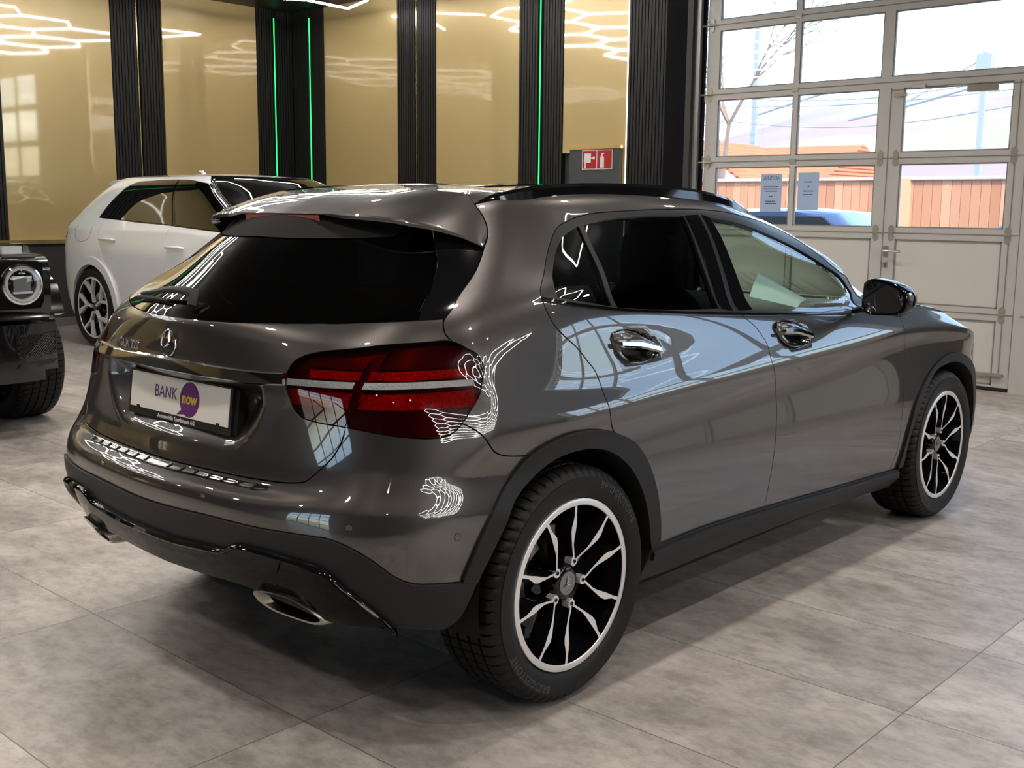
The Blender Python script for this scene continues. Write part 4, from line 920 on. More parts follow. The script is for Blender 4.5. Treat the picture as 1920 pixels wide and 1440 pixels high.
# ---------------- room ----------------
def floor_mat():
    m=mat('floor_tiles',(.4,.36,.33),0,.3);b=m.node_tree.nodes['Principled BSDF'];t=nd(m,'ShaderNodeTexCoord')
    mp=nd(m,'ShaderNodeMapping');mp.inputs['Location'].default_value=(.02,.445,0);lk(m,t.outputs['Object'],mp.inputs[0])
    sx=nd(m,'ShaderNodeSeparateXYZ');lk(m,mp.outputs[0],sx.inputs[0])
    def M_(op,a,bv=None,c=None):
        n=nd(m,'ShaderNodeMath',operation=op)
        for i,v in enumerate((a,bv,c)):
            if v is None: continue
            if isinstance(v,(int,float)): n.inputs[i].default_value=v
            else: lk(m,v,n.inputs[i])
        return n.outputs[0]
    u=M_('DIVIDE',sx.outputs[0],.6);v=M_('DIVIDE',sx.outputs[1],1.19)
    fu=M_('FRACT',u);fv=M_('FRACT',v);iu=M_('FLOOR',u);iv=M_('FLOOR',v)
    du=M_('MULTIPLY',M_('MINIMUM',fu,M_('SUBTRACT',1.,fu)),.6);dv=M_('MULTIPLY',M_('MINIMUM',fv,M_('SUBTRACT',1.,fv)),1.19)
    g=M_('LESS_THAN',M_('MINIMUM',du,dv),.0019)
    cx=nd(m,'ShaderNodeCombineXYZ');lk(m,iu,cx.inputs[0]);lk(m,iv,cx.inputs[1])
    wn=nd(m,'ShaderNodeTexWhiteNoise',noise_dimensions='3D');lk(m,cx.outputs[0],wn.inputs['Vector'])
    off=nd(m,'ShaderNodeVectorMath',operation='MULTIPLY_ADD');lk(m,wn.outputs['Color'],off.inputs[0]);off.inputs[1].default_value=(30,30,30);lk(m,mp.outputs[0],off.inputs[2])
    sc=nd(m,'ShaderNodeVectorMath',operation='MULTIPLY');sc.inputs[1].default_value=(1.25,.7,1);lk(m,off.outputs[0],sc.inputs[0])
    n1=nd(m,'ShaderNodeTexNoise');n1.inputs['Scale'].default_value=2.2;n1.inputs['Detail'].default_value=8;n1.inputs['Roughness'].default_value=.62;n1.inputs['Distortion'].default_value=.4;lk(m,sc.outputs[0],n1.inputs['Vector'])
    n2=nd(m,'ShaderNodeTexNoise');n2.inputs['Scale'].default_value=14;n2.inputs['Detail'].default_value=10;n2.inputs['Roughness'].default_value=.75;lk(m,sc.outputs[0],n2.inputs['Vector'])
    r1=nd(m,'ShaderNodeValToRGB');e=r1.color_ramp.elements;e[0].position=.30;e[0].color=FLO[0];e[1].position=.68;e[1].color=FLO[1];lk(m,n1.outputs['Fac'],r1.inputs[0])
    r2=nd(m,'ShaderNodeValToRGB');e=r2.color_ramp.elements;e[0].position=.36;e[0].color=(.56,.54,.52,1);e[1].position=.58;e[1].color=(1,1,1,1);lk(m,n2.outputs['Fac'],r2.inputs[0])
    mu=nd(m,'ShaderNodeMix',data_type='RGBA',blend_type='MULTIPLY');mu.inputs['Factor'].default_value=.8;lk(m,r1.outputs[0],mu.inputs['A']);lk(m,r2.outputs[0],mu.inputs['B'])
    tv=M_('MULTIPLY_ADD',wn.outputs['Value'],.16,.92);tc=nd(m,'ShaderNodeVectorMath',operation='SCALE');lk(m,mu.outputs['Result'],tc.inputs[0]);lk(m,tv,tc.inputs['Scale'])
    gm=nd(m,'ShaderNodeMix',data_type='RGBA');lk(m,g,gm.inputs['Factor']);lk(m,tc.outputs[0],gm.inputs['A']);gm.inputs['B'].default_value=(.14,.12,.105,1);lk(m,gm.outputs['Result'],b.inputs['Base Color'])
    rr=M_('MULTIPLY_ADD',n1.outputs['Fac'],.28,.22);lk(m,rr,b.inputs['Roughness'])
    bu=nd(m,'ShaderNodeBump');bu.inputs['Strength'].default_value=.12;bu.inputs['Distance'].default_value=.002;hh=M_('SUBTRACT',n2.outputs['Fac'],M_('MULTIPLY',g,1.5));lk(m,hh,bu.inputs['Height']);lk(m,bu.outputs[0],b.inputs['Normal'])
    return m
FLO=[(.31,.28,.258,1),(.55,.512,.485,1)]
XW,YW,ZC,XD=7.08,9.87,3.96,6.70
X0,Y0=-11.,-18.
def st(name,*a,**k):
    o=box(name,*a,**k);o['kind']='structure';return o
GOLD=mat('gold_panel',(.60,.455,.215),.25,.32,1.,.04);bumpy(GOLD,1.1,.10,.02,2)
SLAT=mat('black_slats',(.015,.014,.0145),0,.5,spec=.4);BLK=mat('black_wall',(.005,.006,.009),0,.7,spec=.12)
CEIL=mat('black_ceiling',(.02,.02,.022),0,.5)
DGRY=mat('anthracite_wall',(.035,.036,.037),0,.5);GTRIM=mat('gold_trim',(.72,.58,.30),.9,.18)
def room():
    st('floor',X0,XD+.25,Y0,YW,-.1,0,floor_mat());st('ceiling',X0,XW+.6,Y0,YW+.2,ZC,ZC+.2,CEIL)
    # plain walls behind the cladding
    st('wall_left',X0,XW+.2,YW,YW+.2,0,ZC,DGRY)
    st('wall_far',XW,XW+.2,3.56,YW,0,ZC,DGRY)
    g=mat('showroom_plaster',(.32,.30,.27),0,.7)
    # gold cladding on the left wall (x ranges) and far wall (y ranges)
    Lp=[(-11,-6.2),(-5.6,-2.9),(-2.2,2.2),(3.10,4.43),(5.10,6.47)]
    for a,b in Lp: gold_panel('x',a,b)
    for a,b in [(-2.9,-2.2),(-6.2,-5.6)]: slat_panel('x',a,b,led=None)
    slat_panel('x',4.43,5.10,led='gold');slat_panel('x',6.47,7.05,led='green',off=.28)
    gold_panel('y',7.73,9.20) if False else None
    X=7.05
    def yy(px): return YPX[px]
    slat_panel('y',9.13,9.80,led='green',off=.30)
    gold_panel('y',7.70,9.13);slat_panel('y',7.02,7.70,led='gold');gold_panel('y',5.69,7.02)
    slat_panel('y',5.05,5.69,led='green',off=.33);gold_panel('y',4.20,5.05,z0=2.0);gold_panel('y',4.20,4.33,z0=0,z1=2.0);slat_panel('y',3.55,4.19,led=None);slat_panel('x',2.22,3.10,led='green',off=.42)
    st('wall_far',XW-.03,XW+.2,3.44,3.56,0,ZC,BLK)
    st('wall_right',XD,XD+.06,3.20,3.5,0,ZC,BLK);st('wall_right',XD+.06,XW,3.44,3.5,0,ZC,BLK)
    # plinth on left wall with gold top trim
    st('trim_1',X0,6.4,YW-.12,YW,0.0,.10,mat('grey_skirting',(.16,.155,.15),0,.5));st('trim_2',X0,6.4,YW-.10,YW,.10,.955,DGRY);st('trim_3',X0,6.4,YW-.14,YW,.955,1.0,GTRIM)
    st('trim_4',XW-.06,XW,YW-4.17-1.5,YW-.1,0,.10,mat('grey_skirting'))
    st('trim_5',XW-.045,XW-.005,4.175,4.205,0,ZC,GTRIM)
    tag(led_strip('white_light_strip',[(XW-.05,4.19,0),(XW-.05,4.19,ZC)],.010,mat('led_warm',(1,1,1),emit=(1,.86,.66),es=3.)),label='warm white vertical light strip at the gold wall end beside the black slats',category='light strip')
    # ceiling soffit band over the left corner
GN=[0]
def gold_panel(ax,a,b,z0=1.0,z1=None):
    z1=z1 or ZC
    if ax=='x':
        o=box('gold_wall_panel',a+.004,b-.004,YW-.045,YW-.002,z0,z1,GOLD,bevel=.002)
    else: o=box('gold_wall_panel',XW-.045,XW-.002,a+.004,b-.004,(z0 if z0!=1. else .10),z1,GOLD,bevel=.002)
    GN[0]+=1;o['kind']='structure';o.name='wall_left_panel' if ax=='x' else 'wall_far_panel'
    return o
GREENL=mat('led_green',(0,1,.2),emit=(.05,1.,.22),es=1.7)
def led_strip(n,pts,r,m):
    bm=bmesh.new();tube(bm,pts,r,6);return bmobj(n,bm,m)
def slat_panel(ax,a,b,led=None,off=None):
    bm=bmesh.new();w=.040;gap=.010;c=(a+b)/2 if off is None else a+off
    x=a
    if ax=='x': bx(bm,a,b,YW-.012,YW-.001,0,ZC,mi=1)
    else: bx(bm,XW-.012,XW-.001,a,b,0,ZC,mi=1)
    while x+w<=b+.001:
        if not (led and abs(x+w/2-c)<.035):
            if ax=='x': bx(bm,x+gap/2,x+w-gap/2,YW-.055,YW-.012,0,ZC)
            else: bx(bm,XW-.055,XW-.012,x+gap/2,x+w-gap/2,0,ZC)
        x+=w
    o=bmobj('wall_left_slats' if ax=='x' else 'wall_far_slats',bm,[SLAT,BLK],smooth=False);o['kind']='structure'
    if led=='green':
        P=[(c,YW-.05,1.2 if False else .0),(c,YW-.05,ZC-.1)] if ax=='x' else [(XW-.05,c,0),(XW-.05,c,ZC-.1)]
        s=led_strip('green_light_strip',P,.007,GREENL)
        LB=['green light strip in the black slats left of the dark corner','green light strip in the black slats just right of the dark corner','green light strip in the black slats nearest the glazed door','green light strip in the black slats beyond the left frame edge']
        tag(s,label=LB[slat_panel.k],category='light strip');slat_panel.k+=1
    elif led=='gold':
        g=.006
        if ax=='x': t=box('gold_strip',c-g,c+g,YW-.05,YW-.012,0,ZC,GTRIM)
        else: t=box('gold_strip',XW-.05,XW-.012,c-g,c+g,0,ZC,GTRIM)
        t['kind']='structure';t.name='trim_gold'
slat_panel.k=0
room()
# ---------------- sectional door with glass ----------------
ALU=mat('door_aluminium',(.60,.585,.565),.1,.42);ALU2=mat('door_panel',(.68,.66,.635),0,.5);GASK=mat('grey_gasket',(.26,.245,.23),0,.5);HINGE=mat('hinge_zinc',(.42,.40,.34),.5,.4)
ZB=[0.0,.61,1.235,1.85,2.465,3.085,3.70,ZC]
UPPER=[(2.905,2.135),(2.09,1.335),(1.245,.16)]
def door_part(ys,name='door_1',nb=7,x=XD):
    """glazed overhead door: ys lists (left,right) glass edges per column; y decreasing to the right"""
    root=bpy.data.objects.new(name,None);link(root);root['kind']='structure'
    yl=ys[0][0]+.13;yr=ys[-1][1]-.13
    bm=bmesh.new();t=.045
    for k in range(nb):
        z0,z1=ZB[k],ZB[k+1];e=.003
        # rails
        bx(bm,x,x+t,yr,yl,z0+e,z0+.045,);bx(bm,x,x+t,yr,yl,z1-.05,z1-e)
        yk=(UPPER if (name=='door_1' and k>=4) else ys);edges=[yl]+[v for c in yk for v in c]+[yr]
        for i in range(0,len(edges),2): bx(bm,x,x+t,edges[i+1],edges[i],z0+.045,z1-.05)
    bmobj('frame',bm,ALU,root,smooth=False)
    for k in range(nb):
        z0,z1=ZB[k]+.045,ZB[k+1]-.05
        for (a,b) in (UPPER if (name=='door_1' and k>=4) else ys):
            if k<2: 
                p_=box('door_panel',x+.012,x+.03,b,a,z0,z1,ALU2,root)
                bm=bmesh.new()
                for (y0,y1,za,zb) in ((b,a,z0,z0+.012),(b,a,z1-.012,z1),(b,b+.012,z0,z1),(a-.012,a,z0,z1)): bx(bm,x+.004,x+.013,y0,y1,za,zb)
                bmobj('gasket',bm,GASK,p_,smooth=False)
            else:
                bm=bmesh.new();g=.010
                for (y0,y1,za,zb) in ((b,a,z0,z0+g),(b,a,z1-g,z1),(b,b+g,z0,z1),(a-g,a,z0,z1)): bx(bm,x+.006,x+.030,y0,y1,za,zb)
                bm2=bmobj('gasket',bm,GASK,root,smooth=False)
                V_=[(x+.018,b+g,z0+g),(x+.018,a-g,z0+g),(x+.018,a-g,z1-g),(x+.018,b+g,z1-g)];meshobj('pane',V_,[(0,1,2,3)],GWIN,root,smooth=False)
    return root
def hinge(par,y,z,x=XD,s=1.,m=None):
    bm=bmesh.new()
    for sg in (1,-1):
        o=[(-.020,.0),(-.026,.03),(-.022,.052),(0,.068),(.022,.052),(.026,.03),(.020,0)]
        prism(bm,[(a*s,sg*b*s) for a,b in o],lambda a,b,d:(x-d,y+a,z+b),.0,.006)
        for zz in (.022,.048): 
            R_=[bm.verts.new((x-.009,y+.005*math.cos(q_),z+sg*zz*s+.005*math.sin(q_))) for q_ in [k*math.pi/4 for k in range(8)]];bm.faces.new(R_)
    bx(bm,x-.014,x,y-.022*s,y+.022*s,z-.006,z+.006)
    return bmobj('hinge',bm,m or HINGE,par,smooth=False)
D1=door_part([(2.905,2.135),(2.09,1.345),(1.135,.265)],'door_1')
DW=door_part([(-.03,-.85),(-.90,-1.70)],'door_2');DV=door_part([(-3.05,-3.93),(-3.98,-4.85),(-4.9,-5.7),(-5.75,-6.6),(-6.65,-7.5)],'door_3',nb=5)
st('wall_right',XD-.03,XD+.08,-2.92,-1.83,0,ZC,BLK);st('wall_right',XD-.03,XD+.08,-7.63,-2.92,3.09,ZC,BLK)
def door_details():
    # double stile around the wicket door and its black joints
    bm=bmesh.new()
    for y in (1.240,.215,.135): bx(bm,XD-.004,XD+.004,y-.004,y+.004,.14,2.42)
    bx(bm,XD-.004,XD+.004,.135,1.24,2.395,2.403);bx(bm,XD-.004,XD+.004,.17,1.24,.128,.136);bmobj('joint',bm,GASK,D1,smooth=False)
    bm=bmesh.new()
    for z in ZB[1:-1]: bx(bm,XD-.003,XD+.003,-1.8,3.05,z-.004,z+.004)
    bmobj('joint',bm,GASK,D1,smooth=False)
    box('bottom_seal',XD-.005,XD+.05,-1.83,3.1,0,.03,RUBBER,D1)
    for z in (.61,1.235,1.85): 
        for y in (1.305,1.17,.225,.06): hinge(D1,y,z)
    for z in (1.85,2.465,3.085):
        for y in (2.99,3.06): hinge(D1,y,z+.0,s=.95)
        bm=bmesh.new();tube(bm,[(XD-.02,2.94,z),(XD-.02,3.14,z)],.008,8);bmobj('roller',bm,HINGE,D1)
        bm=bmesh.new();bx(bm,XD-.012,XD,2.085,2.145,z-.022,z+.014);bmobj('hinge',bm,HINGE,D1,smooth=False)
    # lever handle and lock
    h=bmesh.new();bx(h,XD-.010,XD,1.185,1.225,1.035,1.125);tube(h,[(XD-.01,1.205,1.085),(XD-.055,1.205,1.085),(XD-.058,1.19,1.085),(XD-.058,1.06,1.083)],.010,8);ho=bmobj('door_handle',h,STEEL,D1)
    h=bmesh.new();bx(h,XD-.008,XD,1.185,1.225,.945,.99);bx(h,XD-.03,XD-.008,1.198,1.212,.95,.985);bmobj('lock',h,STEEL,D1)
    # door closer
    bm=bmesh.new();bx(bm,XD-.06,XD-.002,.36,.60,2.345,2.395);dc=bmobj('door_closer',bm,STEEL,D1,bevel=.006)
    bm=bmesh.new();tube(bm,[(XD-.05,.50,2.395),(XD-.05,.76,2.41)],.008,6);bx(bm,XD-.02,XD,.95,1.06,2.405,2.435);bmobj('closer_arm',bm,STEEL,dc)
    bm=bmesh.new();bx(bm,XD-.02,XD,1.10,1.21,2.345,2.375);bmobj('door_stop',bm,HINGE,D1)
    bm=bmesh.new();bx(bm,XD-.03,XD-.004,.18,.42,.12,.145);bmobj('floor_bolt',bm,STEEL,D1)
    # vertical track and frame
    tr=st('trim_6',XD-.06,XD-.03,3.08,3.14,0,ZC,mat('track_steel',(.30,.30,.30),.7,.4));st('trim_7',XD-.10,XD+.02,3.14,3.20,0,ZC,mat('track_brown',(.05,.045,.04),.2,.5))
    st('trim_8',XD-.02,XD+.02,3.055,3.08,0,ZC,BLK)
    st('wall_right',XD-.03,XD+.3,Y0,-7.63,0,ZC,BLK)
    st('trim_9',XD-.01,XD+.06,-.12,.13,0,ZC,ALU)
door_details()
def paper_mat():
    m=bpy.data.materials.new('notice_paper');m.use_nodes=True;m.node_tree.nodes.clear();o=nd(m,'ShaderNodeOutputMaterial');d=nd(m,'ShaderNodeBsdfDiffuse');d.inputs[0].default_value=(.62,.66,.72,1);t=nd(m,'ShaderNodeBsdfTranslucent');t.inputs[0].default_value=(.62,.68,.76,1);x=nd(m,'ShaderNodeMixShader');x.inputs[0].default_value=.5
    lk(m,d.outputs[0],x.inputs[1]);lk(m,t.outputs[0],x.inputs[2]);lk(m,x.outputs[0],o.inputs[0]);return m
def notices():
    PAP=paper_mat();INK=mat('notice_ink',(.05,.05,.06),0,.7)
    for (y0,y1,z0,z1,head,rows_,lab) in ((2.425,2.215,1.40,1.735,'ACHTUNG',[(.055,.13),(.035,.16),(.015,.12),(-.03,.035),(-.075,.09),(-.095,.12)],'pale notice sheet headed ACHTUNG taped inside the door glass'),
                           (2.055,1.855,1.42,1.745,None,[(.08,.07),(.04,.02),(-.0,.10),(-.03,.09)],'plain pale notice sheet with few lines right of the headed one')):
        p_=box('paper_notice',XD+.012,XD+.014,y1,y0,z0,z1,PAP);tag(p_,label=lab,category='notice')
        yc,zc=(y0+y1)/2,(z0+z1)/2
        if head: textmesh(head,.045,INK,'print',p_,ext=.0002,xs=.72,M=frame((XD+.0115,yc,zc+.13),(0,1,0),(0,0,1)))
        bm=bmesh.new()
        for dz,w_ in rows_:   # small print, too fine to read, seen through from the back
            y_=yc-w_/2
            while y_<yc+w_/2: bx(bm,XD+.0113,XD+.0117,y_,y_+.016,zc+dz-.004,zc+dz+.004);y_+=.020
        bmobj('small_print',bm,INK,p_,smooth=False)
notices()
def firesign():
    b=st('trim_10',XW-.10,XW-.002,4.24,4.90,0,2.03,mat('grey_cabinet',(.065,.075,.08),0,.5));st('trim_11',XW-.11,XW-.002,4.22,4.93,2.03,2.06,GTRIM)
    R=mat('sign_red',(.50,.015,.02),0,.4);Wh=mat('sign_white',(.85,.85,.85),0,.4);x=XW-.112
    root=box('fire_sign',x,x+.010,4.32,4.72,1.82,2.02,Wh,bevel=.002);tag(root,label='red and white fire extinguisher and hose sign on the grey cabinet',category='sign')
    box('red_field',x-.002,x,4.527,4.713,1.827,2.013,R,root);box('red_field',x-.002,x,4.327,4.517,1.827,2.013,R,root)
    bm=bmesh.new();bx(bm,x-.004,x-.002,4.60,4.69,1.89,1.985);bx(bm,x-.004,x-.002,4.665,4.685,1.83,1.9);bx(bm,x-.004,x-.002,4.57,4.60,1.932,1.942)
    R_=[bm.verts.new((x-.003,4.562+.016*math.cos(a),1.937+.016*math.sin(a))) for a in [k*math.pi/8 for k in range(16)]];bm.faces.new(R_);bmobj('hose_symbol',bm,Wh,root,smooth=False)
    bm=bmesh.new();prism(bm,[(4.475,1.835),(4.475,1.94),(4.462,1.955),(4.44,1.955),(4.425,1.94),(4.425,1.835)],lambda a,b,d:(x-d,a,b),.002,.004)
    tube(bm,[(x-.003,4.45+.035*math.cos(a)-.02,1.935+.045*math.sin(a)) for a in [math.radians(100-i*20) for i in range(10)][::1]],.005,6);bx(bm,x-.004,x-.002,4.44,4.46,1.955,1.985)
    bmobj('extinguisher_symbol',bm,Wh,root,smooth=False)
firesign()
# rear window wall far behind the photographer and windows of the other side
def back_walls():
    XB=X0
    root=bpy.data.objects.new('window_1',None);link(root);root['kind']='structure'
    bm=bmesh.new();ys=np.linspace(-1.2,3.2,5);zs=[.1,.9,1.7,2.5,3.3]
    for y in ys: bx(bm,XB-.05,XB+.05,y-.05,y+.05,.1,3.3)
    for z in zs: bx(bm,XB-.05,XB+.05,-1.25,3.25,z-.04,z+.04)
    bmobj('frame',bm,ALU,root,smooth=False)
    for i in range(4):
        for j in range(4): meshobj('pane',[(XB,ys[i],zs[j]),(XB,ys[i+1],zs[j]),(XB,ys[i+1],zs[j+1]),(XB,ys[i],zs[j+1])],[(0,1,2,3)],GWIN,root,smooth=False)
    g=mat('dark_back_wall',(.10,.095,.09),0,.6)
    st('wall_back',XB-.1,XB+.1,Y0,-1.25,0,ZC,g);st('wall_back',XB-.1,XB+.1,3.25,YW,0,ZC,g);st('wall_back',XB-.1,XB+.1,-1.25,3.25,0,.1,g);st('wall_back',XB-.1,XB+.1,-1.25,3.25,3.3,ZC,g)
    st('wall_front',X0,XD+.3,Y0-.1,Y0,0,ZC,mat('grey_side_wall',(.16,.15,.145),0,.6))
back_walls()
# ---------------- honeycomb ceiling lamps ----------------
LED=mat('led_white',(1,1,1),emit=(1.,.97,.92),es=LED_ES)
def hexes():
    r=.62;z=3.80;seen={};segs=[]
    def key(p_): return (round(p_[0],2),round(p_[1],2))
    dx=r*1.5;dy=r*math.sqrt(3)
    ox,oy=6.49+.0,8.30
    def cell(i,j):
        return (ox-i*dx,oy-j*dy-(dy/2 if i%2 else 0))
    cells=[]
    for i in range(-1,13):
        for j in range(0,25):
            cx_,cy_=cell(i,j)
            if not ((7.9>cy_>5.6 and -3.5<cx_<5.3) or (cx_>4.4 and 7.0>cy_>4.2 and cx_<6.2) or (-16.5<cy_<-7.4 and -1.2<cx_<6.4) or (-3.3<cy_<-1.9 and 2.2<cx_<4.3)): continue
            h=math.sin(i*12.9+j*78.2)*43758.5;h-=math.floor(h)
            if h<.10: continue
            cells.append((cx_,cy_))
    nf=0
    for cx_,cy_ in cells:
        P=[(cx_+r*math.cos(math.radians(60*k)),cy_+r*math.sin(math.radians(60*k))) for k in range(6)]
        for k in range(6):
            a,b=P[k],P[(k+1)%6];kk=tuple(sorted((key(a),key(b))))
            if kk in seen: continue
            seen[kk]=1;segs.append((a,b))
    segs+=[((6.68,8.2),(6.01,8.14)),((6.68,8.2),(6.47,7.58)),((6.01,8.14),(5.5,8.45)),((6.47,7.58),(6.0,7.2))]
    # one connected honeycomb lamp with every tube a part
    root=empty('honeycomb_lamp',(0,0,z),label='honeycomb of white LED tubes hanging under the black ceiling',category='lamp')
    bm=bmesh.new()
    for a,b in segs:
        A=Vector((a[0],a[1],0));B=Vector((b[0],b[1],0));d=(B-A).normalized()*.012;tube(bm,[A+d,B-d],.013,6)
    bmobj('tube',bm,LED,root)['kind']='stuff'
hexes()
def spots():
    m=mat('spot_glow',(1,1,1),emit=(1,.80,.52),es=60.);n=0
    root=None
    for i,(x,y) in enumerate([(x,y) for x in (-4.2,-2.0,.2,2.4,4.6) for y in (-5.5,-3.2,-1.0,1.2,3.4,5.6)]):
        if root is None:
            bm=bmesh.new();lathe(bm,[(.045,0),(.05,-.01),(.05,.03)],16,ax='z');root=bmobj('ceiling_spot',bm,mat('spot_ring',(.05,.05,.05),0,.4));bm=bmesh.new();R_=[bm.verts.new((.036*math.cos(a),.036*math.sin(a),-.002)) for a in [k*math.pi/8 for k in range(16)]];bm.faces.new(R_);bmobj('bulb',bm,m,root,smooth=False);c=root
        else: c=copytree(root)
        c.location=(x+.15,y+.2,ZC-.03)
        l=bpy.data.lights.new('spot_beam','SPOT');l.energy=SPOT_W;l.color=(1,.90,.80);l.spot_size=math.radians(140);l.spot_blend=1.;l.shadow_soft_size=.06
        lo=bpy.data.objects.new('spot_beam',l);link(lo);lo.location=(x+.15,y+.2,ZC-.06);tag(c,label='small round warm spotlight set in the black showroom ceiling',category='spotlight',group='ceiling spotlights')
spots()
# ---------------- white car in the left corner (own frame: x forward, y left, rear axle at 0) ----------------
def q8_net():
    XC=[-.42,-.12,.25,.75,1.3,1.85,2.4,2.95,3.35];RX=[0,.012,.05,.12,.22,.36];FX=[.40,.24,.12,.04,0]
    ty=[0,.26,.52,.72,.86,.945,.985,1,1,1,1,1,1,.995,.975,.93,.84,.68,.40,0];rows_=[]
    for zr,zm,zf,xr,ym,xf in ((.26,.24,.24,-.90,.90,3.80),(.38,.36,.36,-.96,.95,3.90),(.55,.52,.5,-1.0,.968,3.93),(.74,.72,.66,-1.01,.975,3.93),(.90,.88,.80,-1.0,.975,3.90),(1.02,1.01,.92,-1.0,.968,3.82),(1.11,1.11,1.0,-.985,.948,3.6)):
        r=[]
        for c in range(20):
            x=xr+RX[c] if c<6 else (XC[c-6] if c<15 else xf-FX[c-15])
            wz=np.interp(c,[0,3,6,12,15,19],[0,.2,1,1,.5,0]);r.append((x,-ym*ty[c],(zr if c<10 else zf)*(1-wz)+wz*zm))
        rows_.append(r)
    def u_(xr,xm,yl,z,zf,cf):
        xs=[xr,xr+.01,xr+.05,xr+.12,xr+.21,xr+.33]+list(np.linspace(xr+.5,xm,7))+[xm+(cf-xm)*t for t in (.25,.48,.68,.82,.92,.98,1.0)]
        ys=[0,.26*yl,.52*yl,.72*yl,.86*yl,.94*yl]+[.985*yl,yl,yl,yl,yl,.995*yl,.97*yl]+[.90*yl,.79*yl,.66*yl,.50*yl,.34*yl,.17*yl,0]
        zz=[z]*13+[z+(zf-z)*t for t in (.3,.5,.7,.85,.95,1,1)]
        rows_.append([(a,-b,c) for a,b,c in zip(xs,ys,zz)])
    u_(-.96,2.45,.915,1.205,1.13,2.75);u_(-.80,2.18,.845,1.34,1.30,2.42);u_(-.62,1.88,.775,1.48,1.46,2.08);u_(-.46,1.70,.715,1.58,1.57,1.85);u_(-.38,1.60,.655,1.635,1.63,1.72);u_(-.34,1.50,.58,1.672,1.67,1.62)
    return Surf(rows_,4,9)
def uvxz(net,x,z,sd=0):
    u=float(np.interp(x,net.net[6:15,4,0],net.U[6:15]));v=float(np.interp(z,net.net[9,:,2],net.V))
    for it in range(25):
        p_=net.S0([u],[v])[0];u+=(x-p_[0])*.9;v+=(z-p_[2])*.8;v=min(max(v,0),net.V[-1])
    return (u,v)
